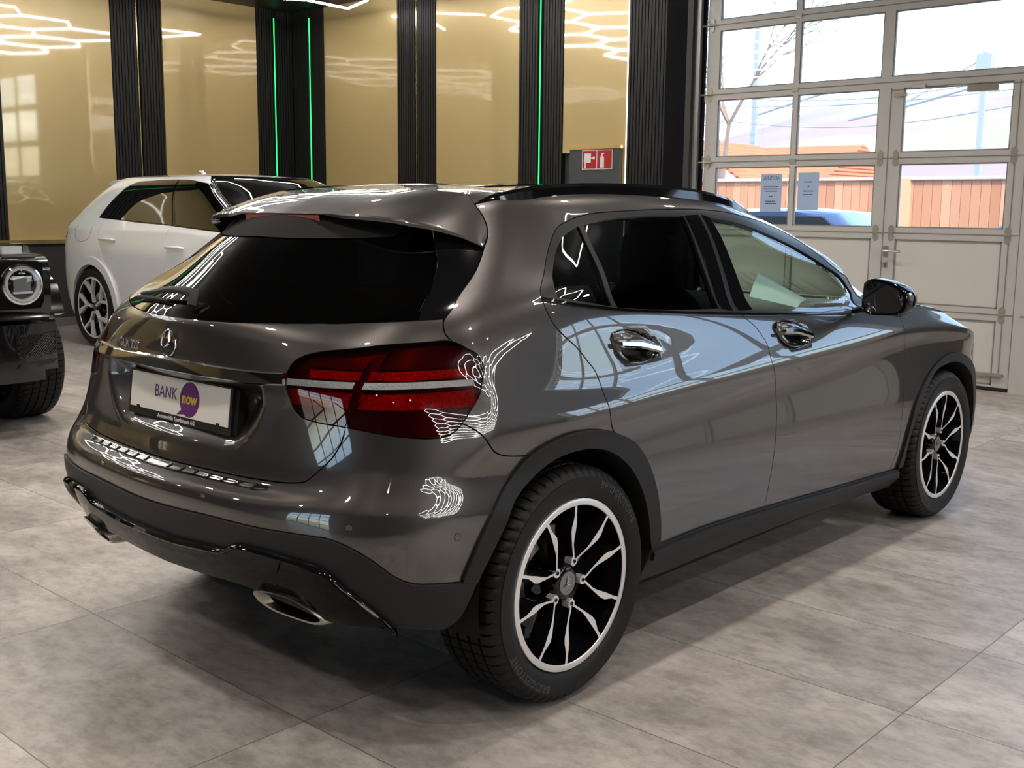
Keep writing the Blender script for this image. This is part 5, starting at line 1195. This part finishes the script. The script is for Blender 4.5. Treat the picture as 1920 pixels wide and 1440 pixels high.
def white_car():
    K=q8_net();car=empty('car',(3.94,7.69,0),-math.pi/2,label='white coupe-style car parked in the corner behind the grey car',category='car')
    Z=lambda L:[uvxz(K,a,b) for a,b in L]
    dl=[(.003,1.277),(.132,1.45),(.339,1.600),(.664,1.636),(1.266,1.640),(1.60,1.61),(1.93,1.515),(2.15,1.40),(2.36,1.26),(2.42,1.17)];bot=[(2.42,1.17),(1.961,1.192),(1.356,1.223),(.768,1.242),(.003,1.277)]
    D=cr(Z(dl),.02);B=cr(Z(bot),.02);VT_=K.V[-1];UE_=K.U[-1]
    R0,zc=.415,.40
    def arc(x0,r,a0,a1,n=40): return [uvxz(K,x0+r*math.cos(math.radians(a)),zc+r*math.sin(math.radians(a))) for a in np.linspace(a0,a1,n)]
    vlow=.0;um=K.U[12]+.12
    for s in (1,-1):
        m_=(lambda L:L) if s>0 else mir
        A1=arc(0,R0,200,-22);A2=arc(2.995,R0,202,-20)
        A1=[(a,b) for a,b in A1 if b>.01];A2=[(a,b) for a,b in A2 if b>.01]
        gap=[uvxz(K,*q_) for q_ in ((1.36,1.223),(1.395,1.0),(1.36,.8),(1.34,.42))];g1=cr(gap,.03)
        rd_=[uvxz(K,*q_) for q_ in ((.12,1.262),(.16,1.0),(.36,.72),(.50,.42))];r1=cr(rd_,.03);fd_=[uvxz(K,*q_) for q_ in ((2.40,1.165),(2.46,1.0),(2.46,.7),(2.44,.42))];f1=cr(fd_,.03)
        side=[(0,.0),(K.U[4],.0),(A1[0][0],.0)]+A1+[(A1[-1][0],.0),rd_[-1]]+[]
        side=[(.02,.003)]+ln((.02,.003),(A1[0][0],.003),.05)[1:]+A1+[(rd_[-1][0],A1[-1][1])]+r1[::-1]+sub(B,r1[0],None)[1:]+D[1:]+ [f1[0]]+f1+[(A2[0][0],f1[-1][1]) if A2[0][0]>f1[-1][0] else f1[-1]]+A2+[(K.U[15],.003),(UE_-.02,.003),(UE_-.02,K.V[6])]+cr([(UE_-.02,K.V[6]),(K.U[15],K.V[6]),(K.U[13]+.1,K.V[6]+.05),(um,K.V[7])],.03)[1:]+ln((um,K.V[7]),(um,VT_),.03)[1:]+ln((um,VT_),(K.U[5],VT_),.05)[1:]+ln((K.U[5],VT_),(K.U[5]-.02,K.V[7]),.03)[1:]+[(.02,K.V[7])]
        panel(K,'body_side',m_(clean(side,.006)),[],WHITEP,car,sp=.04)
        d=clean(r1+ln(rd_[-1],gap[-1],.05)[1:]+g1[::-1]+sub(B,g1[0],r1[0])[1:]);p1=panel(K,'rear_door',m_(d),[],WHITEP,car,sp=.04,gap=.003)
        d=clean(g1+ln(gap[-1],fd_[-1],.05)[1:]+f1[::-1]+sub(B,f1[0],g1[0])[1:]);p2=panel(K,'front_door',m_(d),[],WHITEP,car,sp=.04,gap=.003)
        d=clean(D+B[1:]);panel(K,'window_trim',m_(d),[],GLOSSB,car,off=-.002,sp=.04,gap=0)
        def shr(L,k):
            c=np.mean(np.array(L),0);return [tuple(c+(np.array(q_)-c)*k) for q_ in L]
        bp=[uvxz(K,1.157,1.62),uvxz(K,1.42,1.225)]
        d1=clean(sub(D,None,bp[0])+ln(*bp)[1:-1]+sub(B,bp[1],None));d2=clean(sub(D,bp[0],None)+sub(B,None,bp[1])+ln(*bp)[::-1][1:-1])
        for q_,pr in ((d1,p1),(d2,p2)): panel(K,'window_pane',m_(shr(q_,.955)),[],GTINT,pr,off=.003,sp=.06,skirt=0,gap=0)
        for hx,hz,pr in ((.33,1.068,p1),(1.55,1.027,p2)):
            c_=uvxz(K,hx,hz);P_=Vector(K.S([c_[0]*s],[c_[1]])[0]);Nn=Vector(K.N([c_[0]*s],[c_[1]])[0]);bm=bmesh.new()
            tube(bm,[P_+Vector((t,0,0))+Nn*h_ for t,h_ in ((-.13,.0),(-.115,.030),(0,.042),(.115,.030),(.13,.0))],[.014,.019,.021,.019,.014],10,sy=.7);bmobj('door_handle',bm,WHITEP,pr)
        if s>0:
            fl=[uvxz(K,*q_) for q_ in ((-.34,1.20),(-.36,1.08),(-.22,1.04),(-.06,1.09),(-.03,1.2))];bm=bmesh.new();L_=cr(fl,.01)
            P_=K.S(np.array([q_[0] for q_ in L_]),np.array([q_[1] for q_ in L_]));tube(bm,[tuple(q_) for q_ in P_],.0022,5);bmobj('fuel_flap_joint',bm,DGRY,car)
        fo=arc(0,.50,196,-16);fi=arc(0,.418,200,-20);d=clean([q_ for q_ in fo if q_[1]>.01]+[q_ for q_ in fi[::-1] if q_[1]>.01]);panel(K,'wheel_arch',m_(d),[],WHITEP,car,off=.022,sp=.04,skirt=.06,gap=0)
        tl=Z([(-.62,1.16),(-.60,1.08),(-.52,1.075),(-.54,1.15)]);
        d=[(.02,K.V[5]+.05),(K.U[5]-.02,K.V[5]+.05),(K.U[5]+.03,K.V[6]+.01),(.02,K.V[6]+.01)];panel(K,'tail_lamp',m_(d),[],REDD,car,off=.006,sp=.05,skirt=.01)
        sl_=clean(ln(uvxz(K,.50,.42),uvxz(K,2.50,.42),.05)+[(K.U[12]-.05,.003),(A1[-1][0],.003)]);panel(K,'sill',m_(sl_),[],WHITEP,car,off=.012,sp=.05,skirt=.03)
    rg=clean([(.0,K.V[7]+.01),(K.U[5]-.03,K.V[7]+.01),(K.U[5]-.01,VT_),(0,VT_)]);panel(K,'rear_window',full(rg[::1]) if False else [(-a,b) for a,b in rg[::-1]]+rg[0:] if False else clean([(-(K.U[5]-.03),K.V[7]+.01),(K.U[5]-.03,K.V[7]+.01),(K.U[5]-.01,VT_),(-(K.U[5]-.01),VT_)]),[],GTINT,car,sp=.06)
    ws=[(um+.01,K.V[7]),(2*UE_-um-.01,K.V[7]),(2*UE_-um-.01,VT_),(um+.01,VT_)];panel(K,'windshield',ws,[],GTINT,car,off=.001,sp=.06)
    # hood
    hd=clean([(UE_,K.V[6])]+cr([(UE_-.02,K.V[6]),(K.U[15],K.V[6]),(K.U[13]+.1,K.V[6]+.05),(um,K.V[7])],.03)+[(UE_,K.V[7])])
    panel(K,'hood',hd+[(2*UE_-a,b) for a,b in hd[::-1]],[],WHITEP,car,sp=.03)
    # roof
    E=K.S0(np.linspace(0,UE_,80),np.full(80,VT_));xs=E[:,0];ye=-E[:,1]
    loop=clean([(a,-b) for a,b in zip(xs,ye)]+[(a,b) for a,b in zip(xs[::-1],ye[::-1])],.004);V2,T,L=fill2d(loop,[],.06)
    yy_=np.interp(V2[:,0],xs,ye);H=1.672+.040*(1-np.clip(np.abs(V2[:,1])/.58,0,1)**2)*np.clip(1-((V2[:,0]-.62)/1.02)**4,0,1);r=meshobj('roof',np.column_stack([V2,H]),[tuple(t) for t in T],WHITEP,car)
    bm=bmesh.new();prism(bm,[(-.25,1.672),(-.36,1.664),(-.45,1.640),(-.45,1.630),(-.36,1.625),(-.25,1.62)],lambda a,b,d:(a+.12*(d/.6)**2,d,b-.02*(d/.6)**4),-.57,.57);bmesh.ops.subdivide_edges(bm,edges=[e for e in bm.edges if abs(e.verts[0].co.y-e.verts[1].co.y)>.5],cuts=10)
    bmobj('roof_spoiler',bm,WHITEP,car)
    bm=bmesh.new();tube(bm,[(.55,0,1.70),(.50,0,1.74),(.44,0,1.75)],[.025,.016,.006],8);bmobj('antenna_fin',bm,WHITEP,car)
    box('underbody',-.8,3.7,-.60,.60,.22,.8,DARK,car);box('underbody',.48,2.5,-.82,.82,.24,.5,DARK,car)
    box('cabin_dark',-.6,2.2,-.68,.68,.5,1.12,DARK,car,bevel=.05)
    for s in (1,-1):
        for wx in (0,2.995):
            bm=bmesh.new();pr=[(.42,-.955),(.425,-.85),(.425,-.60)];ang_=[math.radians(-15+210*i/24) for i in range(25)]
            R_=[[bm.verts.new((wx+r_*math.cos(a),s*d_,.40+r_*math.sin(a))) for a in ang_] for r_,d_ in pr]
            for a,b in zip(R_[:-1],R_[1:]):
                for i in range(24): bm.faces.new((a[i],a[i+1],b[i+1],b[i]))
            bm.faces.new(R_[-1]);bmobj('wheel_housing',bm,DARK,car)
    w=make_wheel('wheel',car,R=.393,w=.285,style='five',rimr=.302,lip=.016);w.location=(0,-.985+.1425,.393)
    for x,s in ((2.995,1),(0,-1),(2.995,-1)):
        c=copytree(w,car);c.location=(x,-s*(.985-.1425),.393);c.rotation_euler=(0,0,0 if s>0 else math.pi)
white_car()
# ---------------- black off-roader, front corner in view at the left ----------------
def black_car():
    car=empty('car',(0,3.85,0),label='black boxy off-road car with round headlamp at the left edge',category='car')
    B=lambda n,*a,**k:box(n,*a,**k)
    m=BLACKP;PL=mat('black_grille',(.01,.01,.01),0,.4)
    # local: x across, y back from the nose, z up
    def shape(name,prof,x0,x1,m_,bev=.02,seg=2,par=car):
        bm=bmesh.new();prism(bm,prof,lambda a,b,d:(d,a,b),x0,x1);return bmobj(name,bm,m_,par,bevel=bev,bseg=seg)
    # bumper: swept corners
    def plan(name,pts,z0,z1,m_,bev,par=car,seg=3):
        bm=bmesh.new();prism(bm,pts,lambda a,b,d:(a,b,d),z0,z1);return bmobj(name,bm,m_,par,bevel=bev,bseg=seg)
    bp=plan('front_bumper',[(-.86,.22),(-.78,.03),(-.55,-.03),(.55,-.03),(.78,.03),(.86,.22),(.88,.45),(-.88,.45)],.40,.69,m,.05)
    plan('bumper_lip',[(-.80,.20),(-.70,.04),(-.50,.0),(.50,.0),(.70,.04),(.80,.20),(.80,.40),(-.80,.40)],.335,.41,m,.02)
    MESH=mat('grille_mesh',(.012,.012,.012),0,.35);
    b=MESH.node_tree.nodes['Principled BSDF'];t=nd(MESH,'ShaderNodeTexCoord')
    for s in (1,-1):
        q=[(s*.50,.485),(s*.77,.505),(s*.775,.635),(s*.50,.625)]
        bm=bmesh.new();yb=lambda x:-.034+ (max(0,abs(x)-.55)/.23)*.062
        prism(bm,q,lambda a,b_,d:(a,yb(a)+d,b_),-.002,.012);g=bmobj('air_intake',bm,DARK,bp,smooth=False)
        bm=bmesh.new()
        for k in range(-6,26):
            for sg in (1,-1):
                x0=.50+k*.018;p0=(x0,.485);p1=(x0+.15*sg,.635)
                # clip to the opening
                pts=[(x0+sg*.15*t_,.49+.14*t_) for t_ in np.linspace(0,1,13) if .505<x0+sg*.15*t_<.765]
                if len(pts)>1: tube(bm,[(s*a,yb(a)-.004,b_) for a,b_ in pts],.0028,4)
        bmobj('intake_mesh',bm,MESH,g)
        bm=bmesh.new();prism(bm,[(s*.50,.425),(s*.74,.435),(s*.78,.465),(s*.52,.455)],lambda a,b_,d:(a,yb(a)+d,b_),-.003,.01);bmobj('lower_slot',bm,PL,bp,smooth=False)
    # front face with lamps: fenders either side, grille in the middle
    for s in (1,-1):
        shape('front_fender',[(.10,.70),(.06,.78),(.055,1.02),(.085,1.075),(.14,1.095),(1.05,1.12),(1.05,.95),(1.25,.55),(1.1,.55),(.9,.90),(.45,.90),(.32,.70)],s*.40,s*.77,m,.018)
        shape('fender_flare',[(.22,.72),(.30,.90),(.42,.965),(.95,.965),(1.12,.80),(1.2,.60),(1.12,.60),(1.02,.80),(.92,.90),(.46,.90),(.36,.82),(.30,.70)],s*.76,s*.93,m,.014)
        # headlamp: recessed ring, lens and light guide
        cx_,cz_=s*.585,.925;hl=bpy.data.objects.new('headlamp',None);link(hl,car)
        bm=bmesh.new();prism(bm,[(cx_+a,cz_+b_) for a,b_ in [(-.13,-.15),(.11,-.15),(.135,-.10),(.135,.12),(.10,.14),(-.13,.14)]],lambda a,b_,d:(a,d,b_),.040,.075);bmobj('lamp_surround',bm,GLOSSB,hl,bevel=.008)
        def rg(name,prof,m_):
            bm=bmesh.new();lathe(bm,prof,48);M=Matrix.Translation((cx_,.0,cz_))
            for v in bm.verts: v.co=M@v.co
            return bmobj(name,bm,m_,hl,angle=50)
        rg('bezel',[(.125,.045),(.122,.022),(.112,.018),(.104,.030)],CHROME)
        rg('light_guide',[(.104,.030),(.102,.022),(.090,.022),(.088,.034)],mat('lamp_guide',(.75,.77,.8),0,.2,1.))
        rg('reflector',[(.090,.034),(.06,.060),(.0001,.062)],mat('lamp_inner',(.10,.10,.11),.6,.25))
        rg('lens',[(.112,.018),(.08,.004),(.04,-.002),(.0001,-.004)],GLAMP)
        bm=bmesh.new();bx(bm,cx_-.052,cx_+.052,.030,.055,cz_-.04,cz_+.035);bmobj('projector',bm,HEADM,hl,bevel=.012)
        bm=bmesh.new();bx(bm,cx_-.058,cx_+.058,.024,.05,cz_+.038,cz_+.052);bx(bm,cx_-.058,cx_+.058,.024,.05,cz_-.055,cz_-.042);bmobj('lamp_bar',bm,mat('lamp_guide'),hl,bevel=.004)
        # turn indicator on the fender top
        ti=shape('turn_indicator',[(.13,1.09),(.15,1.105),(.19,1.165),(.33,1.165),(.38,1.10)],s*.52,s*.70,GLAMP,.008);box('indicator_base',s*.505,s*.715,.12,.40,1.085,1.105,CHROME,ti,bevel=.006);box('indicator_bulb',s*.55,s*.67,.20,.32,1.105,1.150,mat('lamp_guide'),ti,bevel=.01)
    shape('grille',[(.06,.70),(.03,.78),(.03,1.04),(.10,1.06),(.20,1.06),(.20,.70)],-.40,.40,PL,.01)
    for k in range(5): box('grille_bar',-.38,.38,.012,.03,.76+k*.06,.785+k*.06,CHROME,car,bevel=.004)
    bm=bmesh.new();tube(bm,[(.09*math.cos(a),.005,.90+.09*math.sin(a)) for a in [k*math.pi/16 for k in range(32)]],.009,8,closed=True);b2=bmesh.new();tri_star(b2,.088,0);me=bpy.data.meshes.new('t');b2.to_mesh(me);b2.free();n0=len(bm.verts);bm.from_mesh(me);bm.verts.ensure_lookup_table()
    for v in bm.verts[n0:]: v.co+=Vector((0,.005,.90))
    bmobj('star_emblem',bm,CHROME,car)
    shape('hood',[(.10,1.03),(.14,1.10),(1.25,1.20),(1.25,1.05),(.2,1.0)],-.58,.58,m,.03)
    shape('body',[(1.1,.55),(1.1,1.12),(1.3,1.20),(4.3,1.20),(4.35,.55)],-.86,.86,m,.03)
    cb=shape('cabin',[(1.32,1.19),(1.62,1.90),(1.75,1.95),(4.25,1.93),(4.32,1.19)],-.78,.78,m,.04)
    sh=bmesh.new();prism(sh,[(-.66,1.26),(.66,1.26),(.62,1.82),(-.62,1.82)],lambda a,b_,d:(a,1.33+(b_-1.19)*.42-.005+d,b_),-.01,.0);bmobj('windshield',sh,GTINT,cb)
    for s in (1,-1):
        for y0,y1 in ((1.75,2.55),(2.65,3.45),(3.55,4.2)): box('side_window',s*.775,s*.79,y0,y1,1.27,1.80,GTINT,cb)
        box('door_mirror',s*.90,s*1.08,1.45,1.60,1.22,1.42,m,car,bevel=.04)
    box('underbody',-.6,.6,.35,4.2,.30,.85,DARK,car)
    for s in (1,-1):
        for y in (.70,3.55):
            w=make_wheel('wheel',car,R=.395,w=.285,style='five',rimr=.262,lip=.018) if (s==1 and y==.70) else copytree(w0,car)
            if s==1 and y==.70: w0=w
            w.location=(s*(.965-.1425),y,.395);w.rotation_euler=(0,0,math.pi/2 if s>0 else -math.pi/2)
black_car()
# ---------------- outdoors, seen through the glass door ----------------
def outside():
    g=mat('asphalt_yard',(.30,.29,.27),0,.9);bumpy(g,60,.3,.004)
    st('trim_12',XD+.3,16.,-30,40,-.1,-.02,g)
    gg=mat('winter_grass',(.26,.30,.10),0,.95);n=nd(gg,'ShaderNodeTexNoise');n.inputs['Scale'].default_value=.02;n.inputs['Detail'].default_value=6;r=nd(gg,'ShaderNodeValToRGB');r.color_ramp.elements[0].color=(.29,.23,.24,1);r.color_ramp.elements[0].position=.42;r.color_ramp.elements[1].color=(.31,.31,.20,1);r.color_ramp.elements[1].position=.64
    t=nd(gg,'ShaderNodeTexCoord');lk(gg,t.outputs['Object'],n.inputs[0]);lk(gg,n.outputs[0],r.inputs[0]);lk(gg,r.outputs[0],gg.node_tree.nodes['Principled BSDF'].inputs['Base Color'])
    bm=bmesh.new();NX,NY=40,60
    vv=[[bm.verts.new((16+x_,y_,-.05+ (0 if x_<60 else (8*((x_-60)/140.))**1.0 if x_<200 else 8+ (34+9*math.sin(y_*.013+1)+5*math.sin(y_*.041))*min(1,((x_-200)/190.))**1.5))) for y_ in np.linspace(-200,520,NY)] for x_ in np.linspace(0,420,NX)]
    for i in range(NX-1):
        for j in range(NY-1): bm.faces.new((vv[i][j],vv[i+1][j],vv[i+1][j+1],vv[i][j+1]))
    h=bmobj('hillside',bm,gg);h['kind']='structure';h.name='trim_13'
    # fence
    WD=mat('fence_wood',(.62,.25,.10),0,.8);b=WD.node_tree.nodes['Principled BSDF'];t=nd(WD,'ShaderNodeTexCoord');s_=nd(WD,'ShaderNodeSeparateXYZ');lk(WD,t.outputs['Object'],s_.inputs[0])
    f=nd(WD,'ShaderNodeMath',operation='MULTIPLY');f.inputs[1].default_value=1/.14;lk(WD,s_.outputs[1],f.inputs[0]);fl=nd(WD,'ShaderNodeMath',operation='FLOOR');lk(WD,f.outputs[0],fl.inputs[0])
    wn=nd(WD,'ShaderNodeTexWhiteNoise',noise_dimensions='1D');lk(WD,fl.outputs[0],wn.inputs['W']);rp=nd(WD,'ShaderNodeValToRGB');rp.color_ramp.elements[0].color=(.50,.22,.11,1);rp.color_ramp.elements[1].color=(.70,.38,.22,1);lk(WD,wn.outputs[0],rp.inputs[0]);lk(WD,rp.outputs[0],b.inputs['Base Color'])
    fc=empty('fence',(14,0,0),label='orange wooden plank fence with pale cap rail outside beyond the glass door',category='fence')
    bm=bmesh.new();y=-14
    while y<24: bx(bm,.0+.004*(int(y*7)%2),.03,y+.004,y+.136,.05,1.88);y+=.14
    bmobj('planks',bm,WD,fc,smooth=False);box('cap_rail',-.05,.10,-14,24,1.885,1.93,mat('pale_beam',(.62,.55,.44),0,.8),fc)
    for y in (-9.4,-4.9,-.4,4.1,8.6,13.1): box('post',-.06,-.002,y,y+.17,0,1.9,mat('post_wood',(.60,.42,.24),0,.8),fc)
    # far low building roofs
    RT=mat('clay_roof_tiles',(.60,.17,.07),0,.8);w=nd(RT,'ShaderNodeTexWave',bands_direction='Z');w.inputs['Scale'].default_value=3.2;t=nd(RT,'ShaderNodeTexCoord');lk(RT,t.outputs['Object'],w.inputs[0]);bu=nd(RT,'ShaderNodeBump');bu.inputs['Distance'].default_value=.05;lk(RT,w.outputs[0],bu.inputs['Height']);lk(RT,bu.outputs[0],RT.node_tree.nodes['Principled BSDF'].inputs['Normal'])
    HW=mat('house_render',(.62,.56,.47),0,.9)
    for i,(x,y0,y1,z0,z1,dp,lab) in enumerate(((25,11.2,19.,2.15,3.25,5,'long low house with red tiled roof behind the fence'),(21.,11.0,14.0,2.1,3.10,3.,'small gabled extension with red tiled roof in front of the long house'))):
        hs=empty('house',(x,y0,0),label=lab,category='house')
        if i==0:
            bm=bmesh.new();L_=y1-y0;prism(bm,[(0,z0),(dp/2,z1),(dp,z0)],lambda a,b_,d:(a,d,b_),0,L_);bmobj('roof',bm,RT,hs,smooth=False);box('wall',.3,dp-.3,.3,L_-.3,0,z0,HW,hs)
        else:
            bm=bmesh.new();L_=y1-y0;prism(bm,[(0,z0),(L_/2,z1),(L_,z0)],lambda a,b_,d:(d,a,b_),-.2,dp);bmobj('roof',bm,RT,hs,smooth=False);box('wall',0,dp,.3,L_-.3,0,z0,HW,hs)
            bm=bmesh.new();prism(bm,[(.1,z0),(L_/2,z1-.1),(L_-.1,z0)],lambda a,b_,d:(d,a,b_),-.22,-.19);bmobj('gable',bm,HW,hs,smooth=False)
    # overhead line mast with arm
    ST=mat('galvanised_mast',(.30,.36,.42),.3,.6);m_=empty('line_mast',(40,12.6,0),label='grey overhead line mast with a long arm beyond the fence, right',category='mast')
    bm=bmesh.new();bx(bm,-.09,.09,-.10,.10,0,7.2);bmobj('post',bm,ST,m_,smooth=False);bm=bmesh.new();tube(bm,[(0,.2,6.0),(0,3.4,5.3),(0,5.2,5.0)],.06,6);tube(bm,[(0,.2,6.9),(0,3.4,5.3)],.03,5);bmobj('arm',bm,ST,m_);box('head',-.2,.2,-.27,.27,6.45,7.1,ST,m_)
    m2=empty('line_mast',(42,23.2,0),label='grey overhead line mast behind the bare tree, left',category='mast');box('post',-.1,.1,-.11,.11,0,9.6,ST,m2);bm=bmesh.new();tube(bm,[(0,-.2,5.6),(0,-4.4,6.6)],.06,6);bmobj('arm',bm,ST,m2)
    for k,(z,sag,lab) in enumerate(((6.3,.4,'upper overhead wire running between the masts'),(5.3,.5,'middle overhead wire running between the masts'),(5.9,.2,'thin overhead wire just under the upper one'))):
        bm=bmesh.new();tube(bm,[(41,y_,z-sag*math.sin(math.pi*((y_-12)/12%1))) for y_ in np.linspace(-12,48,41)],.022,4);tag(bmobj('overhead_wire',bm,ST),label=lab,category='wire')
    # bare tree
    BK=mat('bark',(.26,.20,.16),0,.9);bm=bmesh.new();rnd=random.Random(3)
    def br(p_,d,l,r,dep):
        e=p_+d*l;mid=p_+d*l*.5+Vector([rnd.uniform(-1,1)*l*.06 for _ in range(3)]);tube(bm,[p_,mid,e],[r,r*.85,r*.65],5,cap=False)
        if dep==0: return
        for k in range(rnd.choice((2,3,3))):
            q_=Vector([rnd.uniform(-1,1) for _ in range(3)]);nd_=(d+q_*.62).normalized();nd_.z=abs(nd_.z)*.8+.1;br(e,nd_.normalized(),l*rnd.uniform(.62,.82),r*.6,dep-1)
    br(Vector((0,0,0)),Vector((0,0,1)),1.9,.12,7)
    tr_=bmobj('tree',bm,BK);tr_.location=(19,10.5,0);tag(tr_,label='bare winter tree behind the fence at the left of the glass door',category='tree')
    # parked cars
    def parked(y,x,lab,col,L=4.4,z=1.43,prof=None):
        r=empty('parked_car',(x,y,0),label=lab,category='car');P_=mat('paint_'+col,{'blue':(.10,.18,.36),'navy':(.07,.11,.2)}[col],.2,.3,1.)
        o=[(-L/2,.35),(-L/2+.02,.75),(-L/2+.25,.93),(-L/2+.75,1.0),(-L/2+1.25,z-.05),(-L/2+1.8,z),(.55,z-.02),(1.2,1.02),(L/2-.15,.85),(L/2,.6),(L/2,.35)]
        if prof: o=prof
        bm=bmesh.new();R_=[]
        for w_,kz in ((-.86,.86),(-.80,.97),(-.62,1.),(0,1.01),(.62,1.),(.80,.97),(.86,.86)):
            R_.append([bm.verts.new((w_ if z_<1.0 else w_*.86,a,.35+(z_-.35)*(kz if z_>1 else 1))) for a,z_ in o])
        for A_,B_ in zip(R_[:-1],R_[1:]):
            for i in range(len(o)): bm.faces.new((A_[i],A_[(i+1)%len(o)],B_[(i+1)%len(o)],B_[i]))
        bm.faces.new(R_[0]);bm.faces.new(R_[-1]);bmobj('body',bm,P_,r,angle=50,bevel=.03)
        for s in (1,-1): 
            bm=bmesh.new();prism(bm,[(-L/2+.95,1.03),(-L/2+1.35,z-.09),(.5,z-.10),(1.0,1.05)],lambda a,b_,d:(d,a,b_),s*.70-.06,s*.70+.06);bmobj('side_window',bm,GLOSSB,r,smooth=False)
            for a in (-L/2+.8,L/2-.85):
                bm=bmesh.new();lathe(bm,[(.001,-.1),(.2,-.1),(.21,-.11),(.32,-.10),(.32,.1),(.001,.1)],24);bm.transform(Matrix.Translation((s*.78,a,.32))@Matrix.Rotation(math.pi/2,4,'Z'));bmobj('wheel',bm,RUBBER,r)
        return r
    parked(3.9,9.9,'light blue car roof parked outside right behind the left door panes','blue',z=1.44)
    parked(1.25,12.2,'dark blue car further back, its roof low in the right-hand pane','navy',L=3.4,z=1.36)
    parked(-.75,10.2,'blue car at the far right edge of the glass door','blue',z=1.40)
outside()
# warm sheet of paper on the dashboard of the grey car
def sheet():
    bm=bmesh.new();c=[(1.45,-.72,1.075),(1.56,-.60,1.150),(1.78,-.62,1.060),(1.62,-.76,1.035)]
    c=[(1.235,-.70,1.095),(1.47,-.60,1.165),(1.76,-.655,1.065),(1.52,-.745,1.03)]
    a,b,d,e=[Vector(q_) for q_ in c];n=8;g=[[bm.verts.new((a*(1-u)+b*u)*(1-v)+(e*(1-u)+d*u)*v+Vector((0,0,.012*math.sin(3.1*u+v)))) for v in np.linspace(0,1,n)] for u in np.linspace(0,1,n)]
    for i in range(n-1):
        for j in range(n-1): bm.faces.new((g[i][j],g[i+1][j],g[i+1][j+1],g[i][j+1]))
    o=bmobj('paper_sheet',bm,mat('paper_white',(.78,.92,.97),0,.6));tag(o,label='pale paper sheet lying inside the grey car against its front side window',category='paper')
sheet()
